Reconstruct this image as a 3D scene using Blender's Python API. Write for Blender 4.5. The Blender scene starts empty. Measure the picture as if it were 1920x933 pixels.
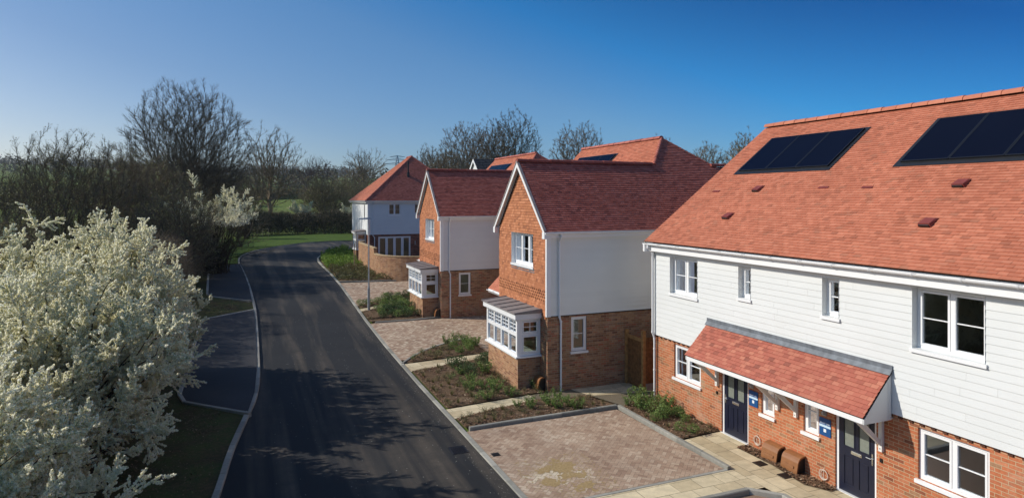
import bpy, bmesh, math, random
import numpy as np
from mathutils import Vector, Matrix, noise as mnoise
random.seed(7)
C = bpy.context.scene.collection
R = math.radians

# ------------------------------------------------------------------ basics
def tag(o, label=None, cat=None, group=None, kind=None):
    if label: o['label'] = label
    if cat: o['category'] = cat
    if group: o['group'] = group
    if kind: o['kind'] = kind
    return o
def empty(name, loc, label=None, cat=None, group=None, rz=0):
    o = bpy.data.objects.new(name, None); C.objects.link(o)
    o.location = loc; o.rotation_euler = (0, 0, rz); o.empty_display_size = .3
    return tag(o, label, cat, group)

GT = [(22, 0), (28, .1), (33, .3), (38, .62), (43, .92), (48, 1.05), (60, 1.1)]
def zg(y):
    if y <= GT[0][0]: return 0.0
    for (a, b), (c, d) in zip(GT, GT[1:]):
        if y <= c: return b + (d - b) * (y - a) / (c - a)
    return GT[-1][1]
def sstep(a, b, x):
    t = min(1, max(0, (x - a) / (b - a))); return t * t * (3 - 2 * t)
def hill(x, y):
    z = zg(y)
    if y > 100:
        k = 1 - .26 * sstep(-.25, -.02, x / y) - .3 * sstep(.30, .55, x / y)
        z += .055 * k * (min(y, 950) - 100) * sstep(100, 160, y)
        z += (mnoise.noise(Vector((x * .006, y * .006, 0)))) * 5 * sstep(140, 300, y)
    return z

class MB:
    def __init__(s): s.v = []; s.f = []; s.t = []; s.m = []
    def face(s, pts, tint=0., mat=0):
        i = len(s.v); s.v += [tuple(p) for p in pts]; s.f.append(tuple(range(i, i + len(pts)))); s.t.append(tint); s.m.append(mat)
    def box8(s, P, tint=0., mat=0):
        # P: 8 pts, bottom 4 then top 4
        i = len(s.v); s.v += [tuple(p) for p in P]
        for q in ((0,3,2,1),(4,5,6,7),(0,1,5,4),(1,2,6,5),(2,3,7,6),(3,0,4,7)):
            s.f.append(tuple(i + k for k in q)); s.t.append(tint); s.m.append(mat)
    def box(s, x0, x1, y0, y1, z0, z1, tint=0., mat=0):
        s.box8([(x0,y0,z0),(x1,y0,z0),(x1,y1,z0),(x0,y1,z0),(x0,y0,z1),(x1,y0,z1),(x1,y1,z1),(x0,y1,z1)], tint, mat)
    def fbox(s, W, u0, u1, z0, z1, n0, n1, tint=0., mat=0):
        p = W.p
        s.box8([p(u0,z0,n0),p(u1,z0,n0),p(u1,z0,n1),p(u0,z0,n1),p(u0,z1,n0),p(u1,z1,n0),p(u1,z1,n1),p(u0,z1,n1)], tint, mat)
    def tube(s, a, b, r0, r1=None, n=8, cap=True, tint=0., mat=0):
        a = Vector(a); b = Vector(b); r1 = r0 if r1 is None else r1
        d = (b - a).normalized(); u = d.orthogonal().normalized(); w = d.cross(u)
        i = len(s.v)
        for c, r in ((a, r0), (b, r1)):
            for k in range(n):
                an = 2 * math.pi * k / n
                s.v.append(tuple(c + u * (r * math.cos(an)) + w * (r * math.sin(an))))
        for k in range(n):
            s.f.append((i + k, i + (k + 1) % n, i + n + (k + 1) % n, i + n + k)); s.t.append(tint); s.m.append(mat)
        if cap:
            s.f.append(tuple(i + k for k in range(n))[::-1]); s.f.append(tuple(i + n + k for k in range(n)))
            s.t += [tint, tint]; s.m += [mat, mat]
    def path(s, pts, r, n=8, **k):
        for a, b in zip(pts, pts[1:]): s.tube(a, b, r, r, n, **k)
    def build(s, name, mats, parent=None, smooth=False):
        me = bpy.data.meshes.new(name); me.from_pydata(s.v, [], s.f)
        return finish(me, name, mats, parent, s.t, s.m, smooth)

def finish(me, name, mats, parent=None, tint=None, midx=None, smooth=False):
    if not isinstance(mats, (list, tuple)): mats = [mats]
    for m in mats: me.materials.append(m)
    nf = len(me.polygons); nl = len(me.loops)
    if nf:
        no = np.empty(nf * 3); me.polygons.foreach_get('normal', no); no = np.abs(no.reshape(-1, 3))
        lt = np.empty(nf, int); me.polygons.foreach_get('loop_total', lt)
        vi = np.empty(nl, int); me.loops.foreach_get('vertex_index', vi)
        co = np.empty(len(me.vertices) * 3); me.vertices.foreach_get('co', co); co = co.reshape(-1, 3)[vi]
        ax = np.repeat(np.argmax(no, 1), lt)
        uv = np.where((ax == 0)[:, None], co[:, [1, 2]], np.where((ax == 1)[:, None], co[:, [0, 2]], co[:, [0, 1]]))
        L = me.uv_layers.new(name='UVMap'); L.data.foreach_set('uv', uv.astype(np.float32).ravel())
        if tint is not None:
            a = me.attributes.new('tint', 'FLOAT', 'FACE'); a.data.foreach_set('value', np.asarray(tint, np.float32))
        if midx is not None and len(mats) > 1: me.polygons.foreach_set('material_index', np.asarray(midx, np.int32))
        if smooth: me.polygons.foreach_set('use_smooth', np.ones(nf, bool))
    me.update()
    o = bpy.data.objects.new(name, me); C.objects.link(o)
    if parent:
        o.parent = parent; o.matrix_parent_inverse = Matrix.Translation(-Vector(parent.location)) if parent.type == 'EMPTY' else Matrix()
    return o
def quads_obj(name, V, mats, parent=None, tint=None):
    V = np.ascontiguousarray(V, np.float32).reshape(-1, 3); nq = len(V) // 4
    me = bpy.data.meshes.new(name)
    me.vertices.add(len(V)); me.vertices.foreach_set('co', V.ravel())
    me.loops.add(nq * 4); me.loops.foreach_set('vertex_index', np.arange(nq * 4, dtype=np.int32))
    me.polygons.add(nq); me.polygons.foreach_set('loop_start', np.arange(0, nq * 4, 4, dtype=np.int32))
    me.polygons.foreach_set('loop_total', np.full(nq, 4, np.int32)); me.update(calc_edges=True)
    if not isinstance(mats, (list, tuple)): mats = [mats]
    for m in mats: me.materials.append(m)
    if tint is not None:
        a = me.attributes.new('tint', 'FLOAT', 'FACE'); a.data.foreach_set('value', np.asarray(tint, np.float32))
    o = bpy.data.objects.new(name, me); C.objects.link(o)
    if parent:
        o.parent = parent; o.matrix_parent_inverse = Matrix.Translation(-Vector(parent.location))
    return o

class Wall:
    """vertical plane: U along the wall, N outward"""
    def __init__(s, O, U, N): s.O = Vector(O); s.U = Vector(U); s.N = Vector(N)
    def p(s, u, z, n=0): return s.O + s.U * u + s.N * n + Vector((0, 0, z))
def WX(x): return Wall((x, 0, 0), (0, 1, 0), (-1, 0, 0))     # faces the road (-X), u = world Y
def WY(y): return Wall((0, y, 0), (1, 0, 0), (0, -1, 0))     # faces -Y, u = world X

# ------------------------------------------------------------------ materials
def mat(name):
    m = bpy.data.materials.new(name); m.use_nodes = True; nt = m.node_tree; nt.nodes.clear()
    out = nt.nodes.new('ShaderNodeOutputMaterial'); b = nt.nodes.new('ShaderNodeBsdfPrincipled')
    nt.links.new(b.outputs[0], out.inputs[0]); return m, nt, b
def N(nt, t, **k):
    n = nt.nodes.new('ShaderNode' + t)
    for a, v in k.items():
        if a in n.inputs.keys(): n.inputs[a].default_value = v
        else: setattr(n, a, v)
    return n
def ramp(nt, fac, stops, interp='LINEAR'):
    r = nt.nodes.new('ShaderNodeValToRGB'); r.color_ramp.interpolation = interp
    e = r.color_ramp.elements
    while len(e) < len(stops): e.new(.5)
    for i, (p, c) in enumerate(stops):
        e[i].position = p; e[i].color = (*c, 1) if len(c) == 3 else c
    nt.links.new(fac, r.inputs[0]); return r.outputs[0]
def mix(nt, fac, a, b, bl='MIX'):
    m = nt.nodes.new('ShaderNodeMix'); m.data_type = 'RGBA'; m.blend_type = bl
    for v, i in ((fac, 0), (a, 6), (b, 7)):
        if hasattr(v, 'is_linked'): nt.links.new(v, m.inputs[i])
        else: m.inputs[i].default_value = v if i == 0 else (*v, 1)
    return m.outputs[2]
def math_(nt, op, a, b=0.):
    m = nt.nodes.new('ShaderNodeMath'); m.operation = op
    for v, i in ((a, 0), (b, 1)):
        if hasattr(v, 'is_linked'): nt.links.new(v, m.inputs[i])
        else: m.inputs[i].default_value = v
    return m.outputs[0]
def coord(nt, kind='Object', scale=(1, 1, 1), rot=(0, 0, 0)):
    t = nt.nodes.new('ShaderNodeTexCoord'); mp = nt.nodes.new('ShaderNodeMapping')
    mp.inputs['Scale'].default_value = scale; mp.inputs['Rotation'].default_value = rot
    nt.links.new(t.outputs[kind], mp.inputs[0]); return mp.outputs[0]
def noise(nt, vec, scale, detail=4, rough=.55):
    n = N(nt, 'TexNoise', Scale=scale, Detail=detail, Roughness=rough)
    nt.links.new(vec, n.inputs['Vector']); return n.outputs['Fac']
def bump(nt, b, h, strength=.3, dist=.01):
    n = N(nt, 'Bump', Strength=strength, Distance=dist); nt.links.new(h, n.inputs['Height']); nt.links.new(n.outputs[0], b.inputs['Normal'])
def attr(nt, nm='tint'):
    a = nt.nodes.new('ShaderNodeAttribute'); a.attribute_name = nm; return a.outputs['Fac']
def L(nt, a, b): nt.links.new(a, b)
def simple(name, col, rough=.6, spec=.5, var=.12, scale=6, bmp=0, bs=40, metal=0):
    m, nt, b = mat(name); v = coord(nt)
    n = noise(nt, v, scale)
    c = ramp(nt, n, [(.3, tuple(x * (1 - var) for x in col)), (.7, tuple(min(1, x * (1 + var)) for x in col))])
    L(nt, c, b.inputs['Base Color']); b.inputs['Roughness'].default_value = rough
    b.inputs['Specular IOR Level'].default_value = spec; b.inputs['Metallic'].default_value = metal
    if bmp: bump(nt, b, noise(nt, v, bs), bmp, .004)
    return m

def m_tile(name, stops, spec=.25):
    m, nt, b = mat(name); v = coord(nt)
    t = attr(nt); c = ramp(nt, t, stops)
    n = noise(nt, v, 9, 5); c = mix(nt, .35, c, ramp(nt, n, [(.3, (.75, .73, .72)), (.7, (1.12, 1.1, 1.1))]), 'MULTIPLY')
    n2 = noise(nt, v, .5, 3); c = mix(nt, .5, c, ramp(nt, n2, [(.3, (.82, .8, .8)), (.7, (1.1, 1.1, 1.1))]), 'MULTIPLY')
    L(nt, c, b.inputs['Base Color']); b.inputs['Roughness'].default_value = .75; b.inputs['Specular IOR Level'].default_value = spec
    bump(nt, b, noise(nt, v, 120, 2), .25, .002); return m
def m_brick(name, stops, mortar):
    m, nt, b = mat(name); v = coord(nt, 'UV')
    br = N(nt, 'TexBrick', Scale=1., **{'Mortar Size': .0065, 'Mortar Smooth': .15, 'Brick Width': .225, 'Row Height': .075, 'Bias': 0.})
    br.inputs['Color1'].default_value = (0, 0, 0, 1); br.inputs['Color2'].default_value = (1, 1, 1, 1); br.inputs['Mortar'].default_value = (.5, .5, .5, 1)
    L(nt, v, br.inputs['Vector'])
    c = ramp(nt, br.outputs['Color'], stops)
    o = coord(nt)
    c = mix(nt, .6, c, ramp(nt, noise(nt, o, 14, 6, .7), [(.3, (.62, .6, .6)), (.7, (1.3, 1.28, 1.25))]), 'MULTIPLY')
    c = mix(nt, .5, c, ramp(nt, noise(nt, o, .9, 3), [(.35, (.72, .72, .72)), (.7, (1.2, 1.2, 1.2))]), 'MULTIPLY')
    mc = mix(nt, noise(nt, o, 3, 4), mortar, tuple(x * .62 for x in mortar))
    c = mix(nt, br.outputs['Fac'], c, mc)
    # efflorescence and splash marks low on the wall
    s = nt.nodes.new('ShaderNodeSeparateXYZ'); L(nt, o, s.inputs[0])
    ef = math_(nt, 'MULTIPLY', ramp(nt, noise(nt, o, 1.6, 6, .7), [(.52, (0, 0, 0)), (.68, (1, 1, 1))]), .28)
    c = mix(nt, ef, c, (.52, .44, .34))
    L(nt, c, b.inputs['Base Color']); b.inputs['Roughness'].default_value = .88; b.inputs['Specular IOR Level'].default_value = .2
    h = math_(nt, 'SUBTRACT', math_(nt, 'MULTIPLY', noise(nt, o, 60, 3), .3), br.outputs['Fac'])
    bump(nt, b, h, .6, .008); return m

T_ROOF = m_tile('roof_tile_orange', [(0, (.38, .135, .08)), (.06, (.45, .155, .09)), (.35, (.49, .17, .10)), (.7, (.53, .19, .112)), (.96, (.57, .215, .13)), (1, (.42, .165, .10))])
T_ROOF2 = m_tile('roof_tile_red', [(0, (.28, .085, .065)), (.1, (.37, .11, .08)), (.5, (.42, .13, .095)), (1, (.48, .165, .125))])
T_CANOPY = m_tile('canopy_tile', [(0, (.30, .10, .07)), (.1, (.41, .125, .085)), (.6, (.46, .15, .10)), (1, (.52, .20, .13))])
T_HANG = m_tile('hung_tile', [(0, (.30, .115, .055)), (.15, (.40, .15, .068)), (.7, (.46, .18, .08)), (1, (.53, .22, .11))])
T_DARK = m_tile('roof_tile_dark', [(0, (.03, .03, .035)), (1, (.06, .06, .065))])
B_RED = m_brick('brick_red', [(0, (.27, .09, .05)), (.08, (.33, .17, .09)), (.14, (.42, .135, .062)), (.5, (.52, .175, .08)), (.8, (.46, .15, .07)), (.93, (.55, .22, .115)), (1, (.30, .19, .11))], (.60, .44, .27))
B_BROWN = m_brick('brick_brown', [(0, (.22, .10, .06)), (.2, (.33, .17, .09)), (.45, (.40, .22, .12)), (.7, (.46, .26, .145)), (.85, (.43, .14, .075)), (1, (.27, .17, .11))], (.42, .34, .24))
B_BUFF = m_brick('brick_buff', [(0, (.26, .12, .07)), (.4, (.40, .21, .11)), (.8, (.48, .27, .15)), (1, (.34, .15, .09))], (.42, .34, .23))
UPVC = simple('white_upvc', (.83, .83, .83), .28, .5, .015, 2)
WOODW = simple('white_painted_wood', (.78, .77, .73), .5, .4, .04, 5)
def m_clad(name, col):
    m, nt, b = mat(name); v = coord(nt, 'Object', (1, 1, 1))
    t = attr(nt); c = mix(nt, t, tuple(x * .985 for x in col), tuple(min(1, x * 1.01) for x in col))
    c = mix(nt, .25, c, ramp(nt, noise(nt, v, 1.2, 5), [(.3, (.9, .9, .88)), (.7, (1.05, 1.05, 1.05))]), 'MULTIPLY')
    L(nt, c, b.inputs['Base Color']); b.inputs['Roughness'].default_value = .6; b.inputs['Specular IOR Level'].default_value = .3
    w = coord(nt, 'Object', (3, 3, 90)); bump(nt, b, noise(nt, w, 4, 4), .2, .0015); return m
CLAD = m_clad('white_cladding_board', (.70, .71, .70))
CLAD_LIFT = m_clad('shade_lifted_board', (.83, .82, .77))  # same white boards as the front, colour lifted to offset the side's shade
LEAD = simple('lead_grey', (.15, .165, .185), .5, .4, .3, 5, .3, 25)
FELT = simple('dark_backing', (.035, .02, .018), .9, .1)
NAVY = simple('navy_door_paint', (.009, .012, .03), .38, .5, .1, 4)
CHROME = simple('chrome', (.7, .7, .68), .2, .5, .05, 5, metal=1)
BLACK = simple('black_plastic', (.012, .012, .013), .4)
BROWNP = simple('brown_plastic', (.27, .115, .045), .4, .5, .1, 8)
PVFRAME = simple('panel_frame', (.018, .019, .022), .35, .5)
VENT = simple('vent_red', (.22, .05, .04), .5, .4, .15, 9)
GALV = simple('galvanised_steel', (.42, .44, .46), .45, .5, .15, 6, metal=.5)
FENCEW = simple('fence_timber', (.24, .11, .04), .8, .2, .35, 9, .4, 60)
POSTW = simple('post_timber', (.42, .22, .08), .8, .2, .3, 9, .4, 60)
CONC = simple('concrete', (.36, .34, .30), .85, .2, .18, 5, .4, 60)
PLAST = simple('room_plaster', (.55, .54, .48), .9, .1, .03)
CARPET = simple('room_floor', (.42, .37, .29), .9, .1, .1)
BARK = simple('tree_bark', (.085, .07, .05), .9, .15, .4, 12, .6, 50)
BARKD = simple('dark_bark', (.15, .125, .085), .9, .15, .4, 12)
BARKF = simple('brown_bark', (.23, .175, .115), .9, .1, .35, 2)
CABLE = simple('white_cable', (.7, .6, .5), .5)

def m_pv():
    m, nt, b = mat('solar_glass'); v = coord(nt, 'UV', (6.2, 6.2, 6.2))
    b.inputs['Base Color'].default_value = (.004, .006, .022, 1)
    c = mix(nt, noise(nt, coord(nt), 1.3, 2), (.002, .003, .010), (.003, .005, .016)); L(nt, c, b.inputs['Base Color'])
    b.inputs['Roughness'].default_value = .28; b.inputs['Specular IOR Level'].default_value = .06; return m
PVG = m_pv()
def m_glass(name='window_glass', tintc=(.55, .6, .55)):
    m = bpy.data.materials.new(name); m.use_nodes = True; nt = m.node_tree; nt.nodes.clear()
    out = nt.nodes.new('ShaderNodeOutputMaterial'); tr = N(nt, 'BsdfTransparent'); gl = N(nt, 'BsdfGlossy', Roughness=.015)
    tr.inputs[0].default_value = (*tintc, 1); gl.inputs[0].default_value = (.9, .95, 1, 1)
    fr = N(nt, 'Fresnel', IOR=1.52); mx = nt.nodes.new('ShaderNodeMixShader')
    f2 = math_(nt, 'ADD', math_(nt, 'MULTIPLY', fr.outputs[0], 1.3), .03)
    bm = N(nt, 'Bump', Strength=.05, Distance=.02); L(nt, noise(nt, coord(nt), 1.5, 1), bm.inputs['Height']); L(nt, bm.outputs[0], gl.inputs['Normal'])
    L(nt, f2, mx.inputs[0]); L(nt, tr.outputs[0], mx.inputs[1]); L(nt, gl.outputs[0], mx.inputs[2]); L(nt, mx.outputs[0], out.inputs[0]); return m
GLASS = m_glass()
FROST = simple('frosted_glass', (.20, .22, .19), .25, .5, .1, 12)

def m_asphalt(name, base, dusty):
    m, nt, b = mat(name); v = coord(nt)
    sp = noise(nt, v, 45, 4, .85); big = noise(nt, v, .35, 5, .6)
    c = ramp(nt, sp, [(.25, tuple(x * .55 for x in base)), (.5, base), (.8, tuple(x * 1.7 for x in base))])
    c = mix(nt, .8, c, ramp(nt, big, [(.3, (.7, .7, .72)), (.7, (1.25, 1.22, 1.2))]), 'MULTIPLY')
    if dusty:
        st = noise(nt, coord(nt, 'Object', (.75, .03, 1)), 1.6, 4, .55)
        st = ramp(nt, st, [(.47, (0, 0, 0)), (.66, (1, 1, 1))])
        br = noise(nt, v, 2.2, 6, .75)
        f = math_(nt, 'MULTIPLY', math_(nt, 'MULTIPLY', st, br), .95)
        c = mix(nt, f, c, (.15, .12, .088))
        fl = ramp(nt, noise(nt, v, 7, 4, .8), [(.74, (0, 0, 0)), (.80, (1, 1, 1))])
        pz = ramp(nt, noise(nt, v, .8, 2), [(.5, (0, 0, 0)), (.6, (1, 1, 1))])
        c = mix(nt, math_(nt, 'MULTIPLY', math_(nt, 'MULTIPLY', fl, pz), .6), c, (.33, .31, .27))
    else:
        gr = noise(nt, v, 38, 2, .9)
        c = mix(nt, ramp(nt, gr, [(.6, (0, 0, 0)), (.72, (.8, .8, .8))]), c, tuple(x * 3.2 for x in base))
    L(nt, c, b.inputs['Base Color']); b.inputs['Roughness'].default_value = .82; b.inputs['Specular IOR Level'].default_value = .3
    bump(nt, b, sp, .5, .006); return m
ASPH = m_asphalt('road_asphalt', (.017, .018, .020), True)
ASPH2 = m_asphalt('bay_asphalt', (.038, .038, .042), False)
def m_kerb():
    m, nt, b = mat('kerb_concrete'); v = coord(nt); t = attr(nt)
    c = mix(nt, t, (.24, .23, .20), (.40, .38, .33))
    c = mix(nt, .6, c, ramp(nt, noise(nt, v, 11, 6, .7), [(.3, (.7, .68, .64)), (.7, (1.15, 1.15, 1.15))]), 'MULTIPLY')
    L(nt, c, b.inputs['Base Color']); b.inputs['Roughness'].default_value = .9; bump(nt, b, noise(nt, v, 70, 3), .4, .004); return m
KERB = m_kerb()
def m_tinted(name, stops, rough=.85, nscale=25, bs=80, amt=.5):
    m, nt, b = mat(name); v = coord(nt); c = ramp(nt, attr(nt), stops)
    c = mix(nt, amt, c, ramp(nt, noise(nt, v, nscale, 5, .7), [(.3, (.68, .68, .68)), (.7, (1.25, 1.25, 1.25))]), 'MULTIPLY')
    c = mix(nt, amt, c, ramp(nt, noise(nt, v, .8, 4, .6), [(.3, (.8, .8, .8)), (.7, (1.18, 1.17, 1.14))]), 'MULTIPLY')
    L(nt, c, b.inputs['Base Color']); b.inputs['Roughness'].default_value = rough; b.inputs['Specular IOR Level'].default_value = .25
    bump(nt, b, noise(nt, v, bs, 3), .4, .003); return m
PAVER = m_tinted('block_paving', [(0, (.29, .185, .13)), (.3, (.40, .275, .195)), (.6, (.45, .325, .235)), (.85, (.52, .40, .30)), (1, (.62, .52, .39))])
SLAB = m_tinted('sandstone_slab', [(0, (.50, .40, .25)), (.5, (.61, .51, .34)), (1, (.68, .57, .38))], nscale=5)
JOINT = simple('joint_sand', (.17, .14, .10), .95, .1, .2, 20)
SAND = simple('spilt_sand', (.38, .27, .135), .95, .1, .2, 20, .5, 90)
def m_ground(name, a, bcol, ccol, s1=1.2, s2=14):
    m, nt, b = mat(name); v = coord(nt)
    c = mix(nt, ramp(nt, noise(nt, v, s1, 6, .65), [(.38, (0, 0, 0)), (.62, (1, 1, 1))]), a, bcol)
    c = mix(nt, ramp(nt, noise(nt, v, s2, 5, .7), [(.45, (0, 0, 0)), (.7, (.8, .8, .8))]), c, ccol)
    L(nt, c, b.inputs['Base Color']); b.inputs['Roughness'].default_value = .95; b.inputs['Specular IOR Level'].default_value = .1
    bump(nt, b, noise(nt, v, s2 * 4, 4, .7), .9, .04); return m
FIELD = m_ground('field_grass', (.10, .15, .03), (.16, .20, .045), (.07, .09, .025), .02, .6)
VERGE = m_ground('verge_soil', (.075, .062, .032), (.075, .095, .03), (.15, .105, .06), 1.1, 9)
GRASS = m_ground('short_grass', (.05, .10, .016), (.075, .135, .02), (.10, .085, .035), .9, 12)
SOIL = m_ground('bed_soil', (.15, .095, .058), (.21, .145, .09), (.09, .055, .034), 1.5, 16)
CHIP = m_tinted('bark_chip', [(0, (.07, .035, .02)), (.5, (.19, .105, .06)), (.9, (.31, .19, .12)), (1, (.48, .36, .25))], .9, 60)
def m_leaf(name, stops, trans=.3):
    m, nt, b = mat(name); c = ramp(nt, attr(nt), stops); L(nt, c, b.inputs['Base Color'])
    b.inputs['Roughness'].default_value = .55; b.inputs['Specular IOR Level'].default_value = .3
    out = [n for n in nt.nodes if n.type == 'OUTPUT_MATERIAL'][0]
    t = N(nt, 'BsdfTranslucent'); L(nt, c, t.inputs[0]); mx = nt.nodes.new('ShaderNodeMixShader'); mx.inputs[0].default_value = trans
    L(nt, b.outputs[0], mx.inputs[1]); L(nt, t.outputs[0], mx.inputs[2]); L(nt, mx.outputs[0], out.inputs[0]); return m
LEAF_G = m_leaf('leaf_green', [(0, (.07, .12, .03)), (.6, (.16, .25, .06)), (1, (.32, .39, .12))])
LEAF_D = m_leaf('leaf_dark', [(0, (.03, .06, .02)), (.7, (.065, .115, .035)), (1, (.13, .19, .06))])
LEAF_O = m_leaf('leaf_olive', [(0, (.08, .08, .03)), (.6, (.18, .17, .065)), (1, (.32, .28, .12))])
LEAF_Y = m_leaf('leaf_bright', [(0, (.09, .15, .02)), (.6, (.18, .30, .035)), (1, (.30, .42, .07))])
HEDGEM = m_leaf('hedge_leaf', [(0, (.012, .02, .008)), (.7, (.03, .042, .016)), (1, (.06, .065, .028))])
BUD = m_leaf('bud_olive', [(0, (.12, .12, .05)), (1, (.30, .29, .12))])
BLOSSOM = m_leaf('blossom_white', [(0, (.42, .42, .16)), (.08, (.82, .79, .50)), (.3, (.95, .92, .72)), (1, (.97, .955, .87))], .6)

# ------------------------------------------------------------------ surface builders
def subtract(intervals, a, b):
    out = []
    for (x, y) in intervals:
        if b <= x or a >= y: out.append((x, y)); continue
        if a > x: out.append((x, a))
        if b < y: out.append((b, y))
    return out
def plain_wall(mb, W, u0, u1, z0, z1, holes, depth=.12, mat=0, span=None):
    us = sorted({u0, u1, *[h[0] for h in holes], *[h[1] for h in holes]}); zs = sorted({z0, z1, *[h[2] for h in holes], *[h[3] for h in holes]})
    us = [u for u in us if u0 <= u <= u1]; zs = [z for z in zs if z0 <= z <= z1]
    for a, b in zip(us, us[1:]):
        for c, d in zip(zs, zs[1:]):
            mu, mz = (a + b) / 2, (c + d) / 2
            if any(h[0] < mu < h[1] and h[2] < mz < h[3] for h in holes): continue
            mb.face([W.p(a, c), W.p(b, c), W.p(b, d), W.p(a, d)], 0, mat)
    for h in holes: reveal(mb, W, h, depth, mat)
def reveal(mb, W, h, depth, mat=0, front=0.):
    a, b, c, d = h
    for (p, q) in (((a, c), (b, c)), ((b, c), (b, d)), ((b, d), (a, d)), ((a, d), (a, c))):
        mb.face([W.p(*p, front), W.p(*q, front), W.p(*q, -depth), W.p(*p, -depth)], 0, mat)
def boards(mb, W, u0, u1, z0, z1, holes=(), g=.15, lap=.014, joints=True, top=None):
    z = z0; rnd = random.Random(int(u0 * 100 + z0 * 7))
    while z < z1 - 1e-4:
        zt = min(z + g, z1)
        cuts = sorted({z, zt, *[h[2] for h in holes if z < h[2] < zt], *[h[3] for h in holes if z < h[3] < zt]})
        jo = u0 + rnd.uniform(.5, 3.6)
        js = []
        while jo < u1: js.append(jo); jo += 3.6
        tints = [rnd.random() for _ in range(len(js) + 2)]
        for a, b in zip(cuts, cuts[1:]):
            iv = [(u0, u1)]
            for h in holes:
                if h[2] < (a + b) / 2 < h[3]: iv = subtract(iv, h[0], h[1])
            for (p, q) in iv:
                seg = [p] + [j for j in js if p + .05 < j < q - .05] + [q]
                for k, (s, e) in enumerate(zip(seg, seg[1:])):
                    fa = lap * (1 - (a - z) / g) + .004; fb = lap * (1 - (b - z) / g) + .004
                    s2 = s + (.002 if k else 0)
                    t = tints[min(k, len(tints) - 1)]
                    mb.face([W.p(s2, a, fa), W.p(e, a, fa), W.p(e, b, fb), W.p(s2, b, fb)], t)
                    if a == z: mb.face([W.p(s2, a, 0), W.p(e, a, 0), W.p(e, a, fa), W.p(s2, a, fa)], t)
        z = zt
def tiles(mb, O, U, V, Nn, span, v0, v1, g=.1, w=.165, lift=.016, holes=(), fancy=(), seed=1, gap=.0015):
    """real overlapping plain tiles, row by row; span(v)->(ua,ub)"""
    O = Vector(O); U = Vector(U); V = Vector(V); Nn = Vector(Nn); rnd = random.Random(seed)
    P = lambda u, v, n: O + U * u + V * v + Nn * n
    r = 0; v = v0
    while v < v1 - 1e-4:
        vt = min(v + g, v1); off = (w / 2 if r % 2 else 0) + rnd.uniform(-.004, .004)
        fy = any(a <= v + g / 2 <= b for a, b in fancy)
        cuts = sorted({v, vt, *[h[2] for h in holes if v < h[2] < vt], *[h[3] for h in holes if v < h[3] < vt]})
        for a, b in zip(cuts, cuts[1:]):
            sa = span(a); sb = span(b); lo = min(sa[0], sb[0]); hi = max(sa[1], sb[1])
            iv = [(lo, hi)]
            for h in holes:
                if h[2] < (a + b) / 2 < h[3]: iv = subtract(iv, h[0], h[1])
            for (p, q) in iv:
                k = math.floor((p - off) / w)
                while k * w + off < q:
                    s = max(k * w + off, p); e = min((k + 1) * w + off, q); k += 1
                    if e - s < .012: continue
                    s += gap; e -= gap
                    cl = lambda u, sp: min(max(u, sp[0]), sp[1])
                    p0, p1 = cl(s, sa), cl(e, sa); p2, p3 = cl(e, sb), cl(s, sb)
                    if p1 - p0 < .004 and p2 - p3 < .004: continue
                    lf = lift + rnd.uniform(-.003, .004); t1 = rnd.uniform(-.0015, .0015)
                    fa = .004 + lf * (1 - (a - v) / g); fb = .004 + lf * .25 * (1 - (b - v) / g)
                    tt = rnd.random() if rnd.random() > .05 else rnd.choice((0., 1.))
                    if fy and a == v:
                        gp = .048; am = a + g * .72
                        mb.face([P(p0 + gp, a, fa), P(p1 - gp, a, fa), P(p1, am, fa), P(p0, am, fa)], tt)
                        mb.face([P(p0, am, fa), P(p1, am, fa), P(p2, b, fb), P(p3, b, fb)], tt)
                        continue
                    mb.face([P(p0, a, fa + t1), P(p1, a, fa - t1), P(p2, b, fb), P(p3, b, fb)], tt)
                    if a == v: mb.face([P(p0, a, 0), P(p1, a, 0), P(p1, a, fa - t1), P(p0, a, fa + t1)], tt)
        v = vt; r += 1
def slope(parent, name, A, B, Cc, D, material, g=.1, lift=.016, seed=1, holes=(), back=True, backmat=None):
    """tiled roof slope: A,B eave ends, Cc,D ridge ends (A->B along U; D above A side)"""
    A, B, Cc, D = map(Vector, (A, B, Cc, D)); U = (B - A).normalized()
    Nn = U.cross((D - A) if (D - A).length > .01 else (Cc - B)).normalized()
    if Nn.z < 0: Nn = -Nn
    V = Nn.cross(U); V = V if V.z > 0 else -V
    H = (D - A).dot(V); Lb = (B - A).dot(U); ud = (D - A).dot(U); uc = (Cc - A).dot(U)
    mb = MB(); tiles(mb, A, U, V, Nn, lambda v: (ud * v / H, Lb + (uc - Lb) * v / H), 0, H, g, lift=lift, seed=seed, holes=holes)
    o = mb.build(name, material, parent)
    return o, (A, U, V, Nn, H)
def ridge_tiles(mb, A, B, r=.11, step=.45, seed=3, drop=.04):
    A = Vector(A); B = Vector(B); d = (B - A); n = max(1, round(d.length / step)); d.normalize(); st = (B - A).length / n
    side = d.cross(Vector((0, 0, 1))).normalized(); up = side.cross(d).normalized(); rnd = random.Random(seed)
    for k in range(n):
        a = A + d * (k * st + .004); b = A + d * ((k + 1) * st - .004); t = rnd.random(); lr = r + rnd.uniform(-.004, .004)
        def ring(c, rr): return [c - up * drop + side * (rr * math.cos(x)) + up * (rr * math.sin(x)) for x in [math.pi * j / 8 for j in range(9)]]
        ra, rb = ring(a, lr * 1.05), ring(b, lr * .97)
        for j in range(8): mb.face([ra[j], ra[j + 1], rb[j + 1], rb[j]], t)
        mb.face(ra, t); mb.face(rb, t)

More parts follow.
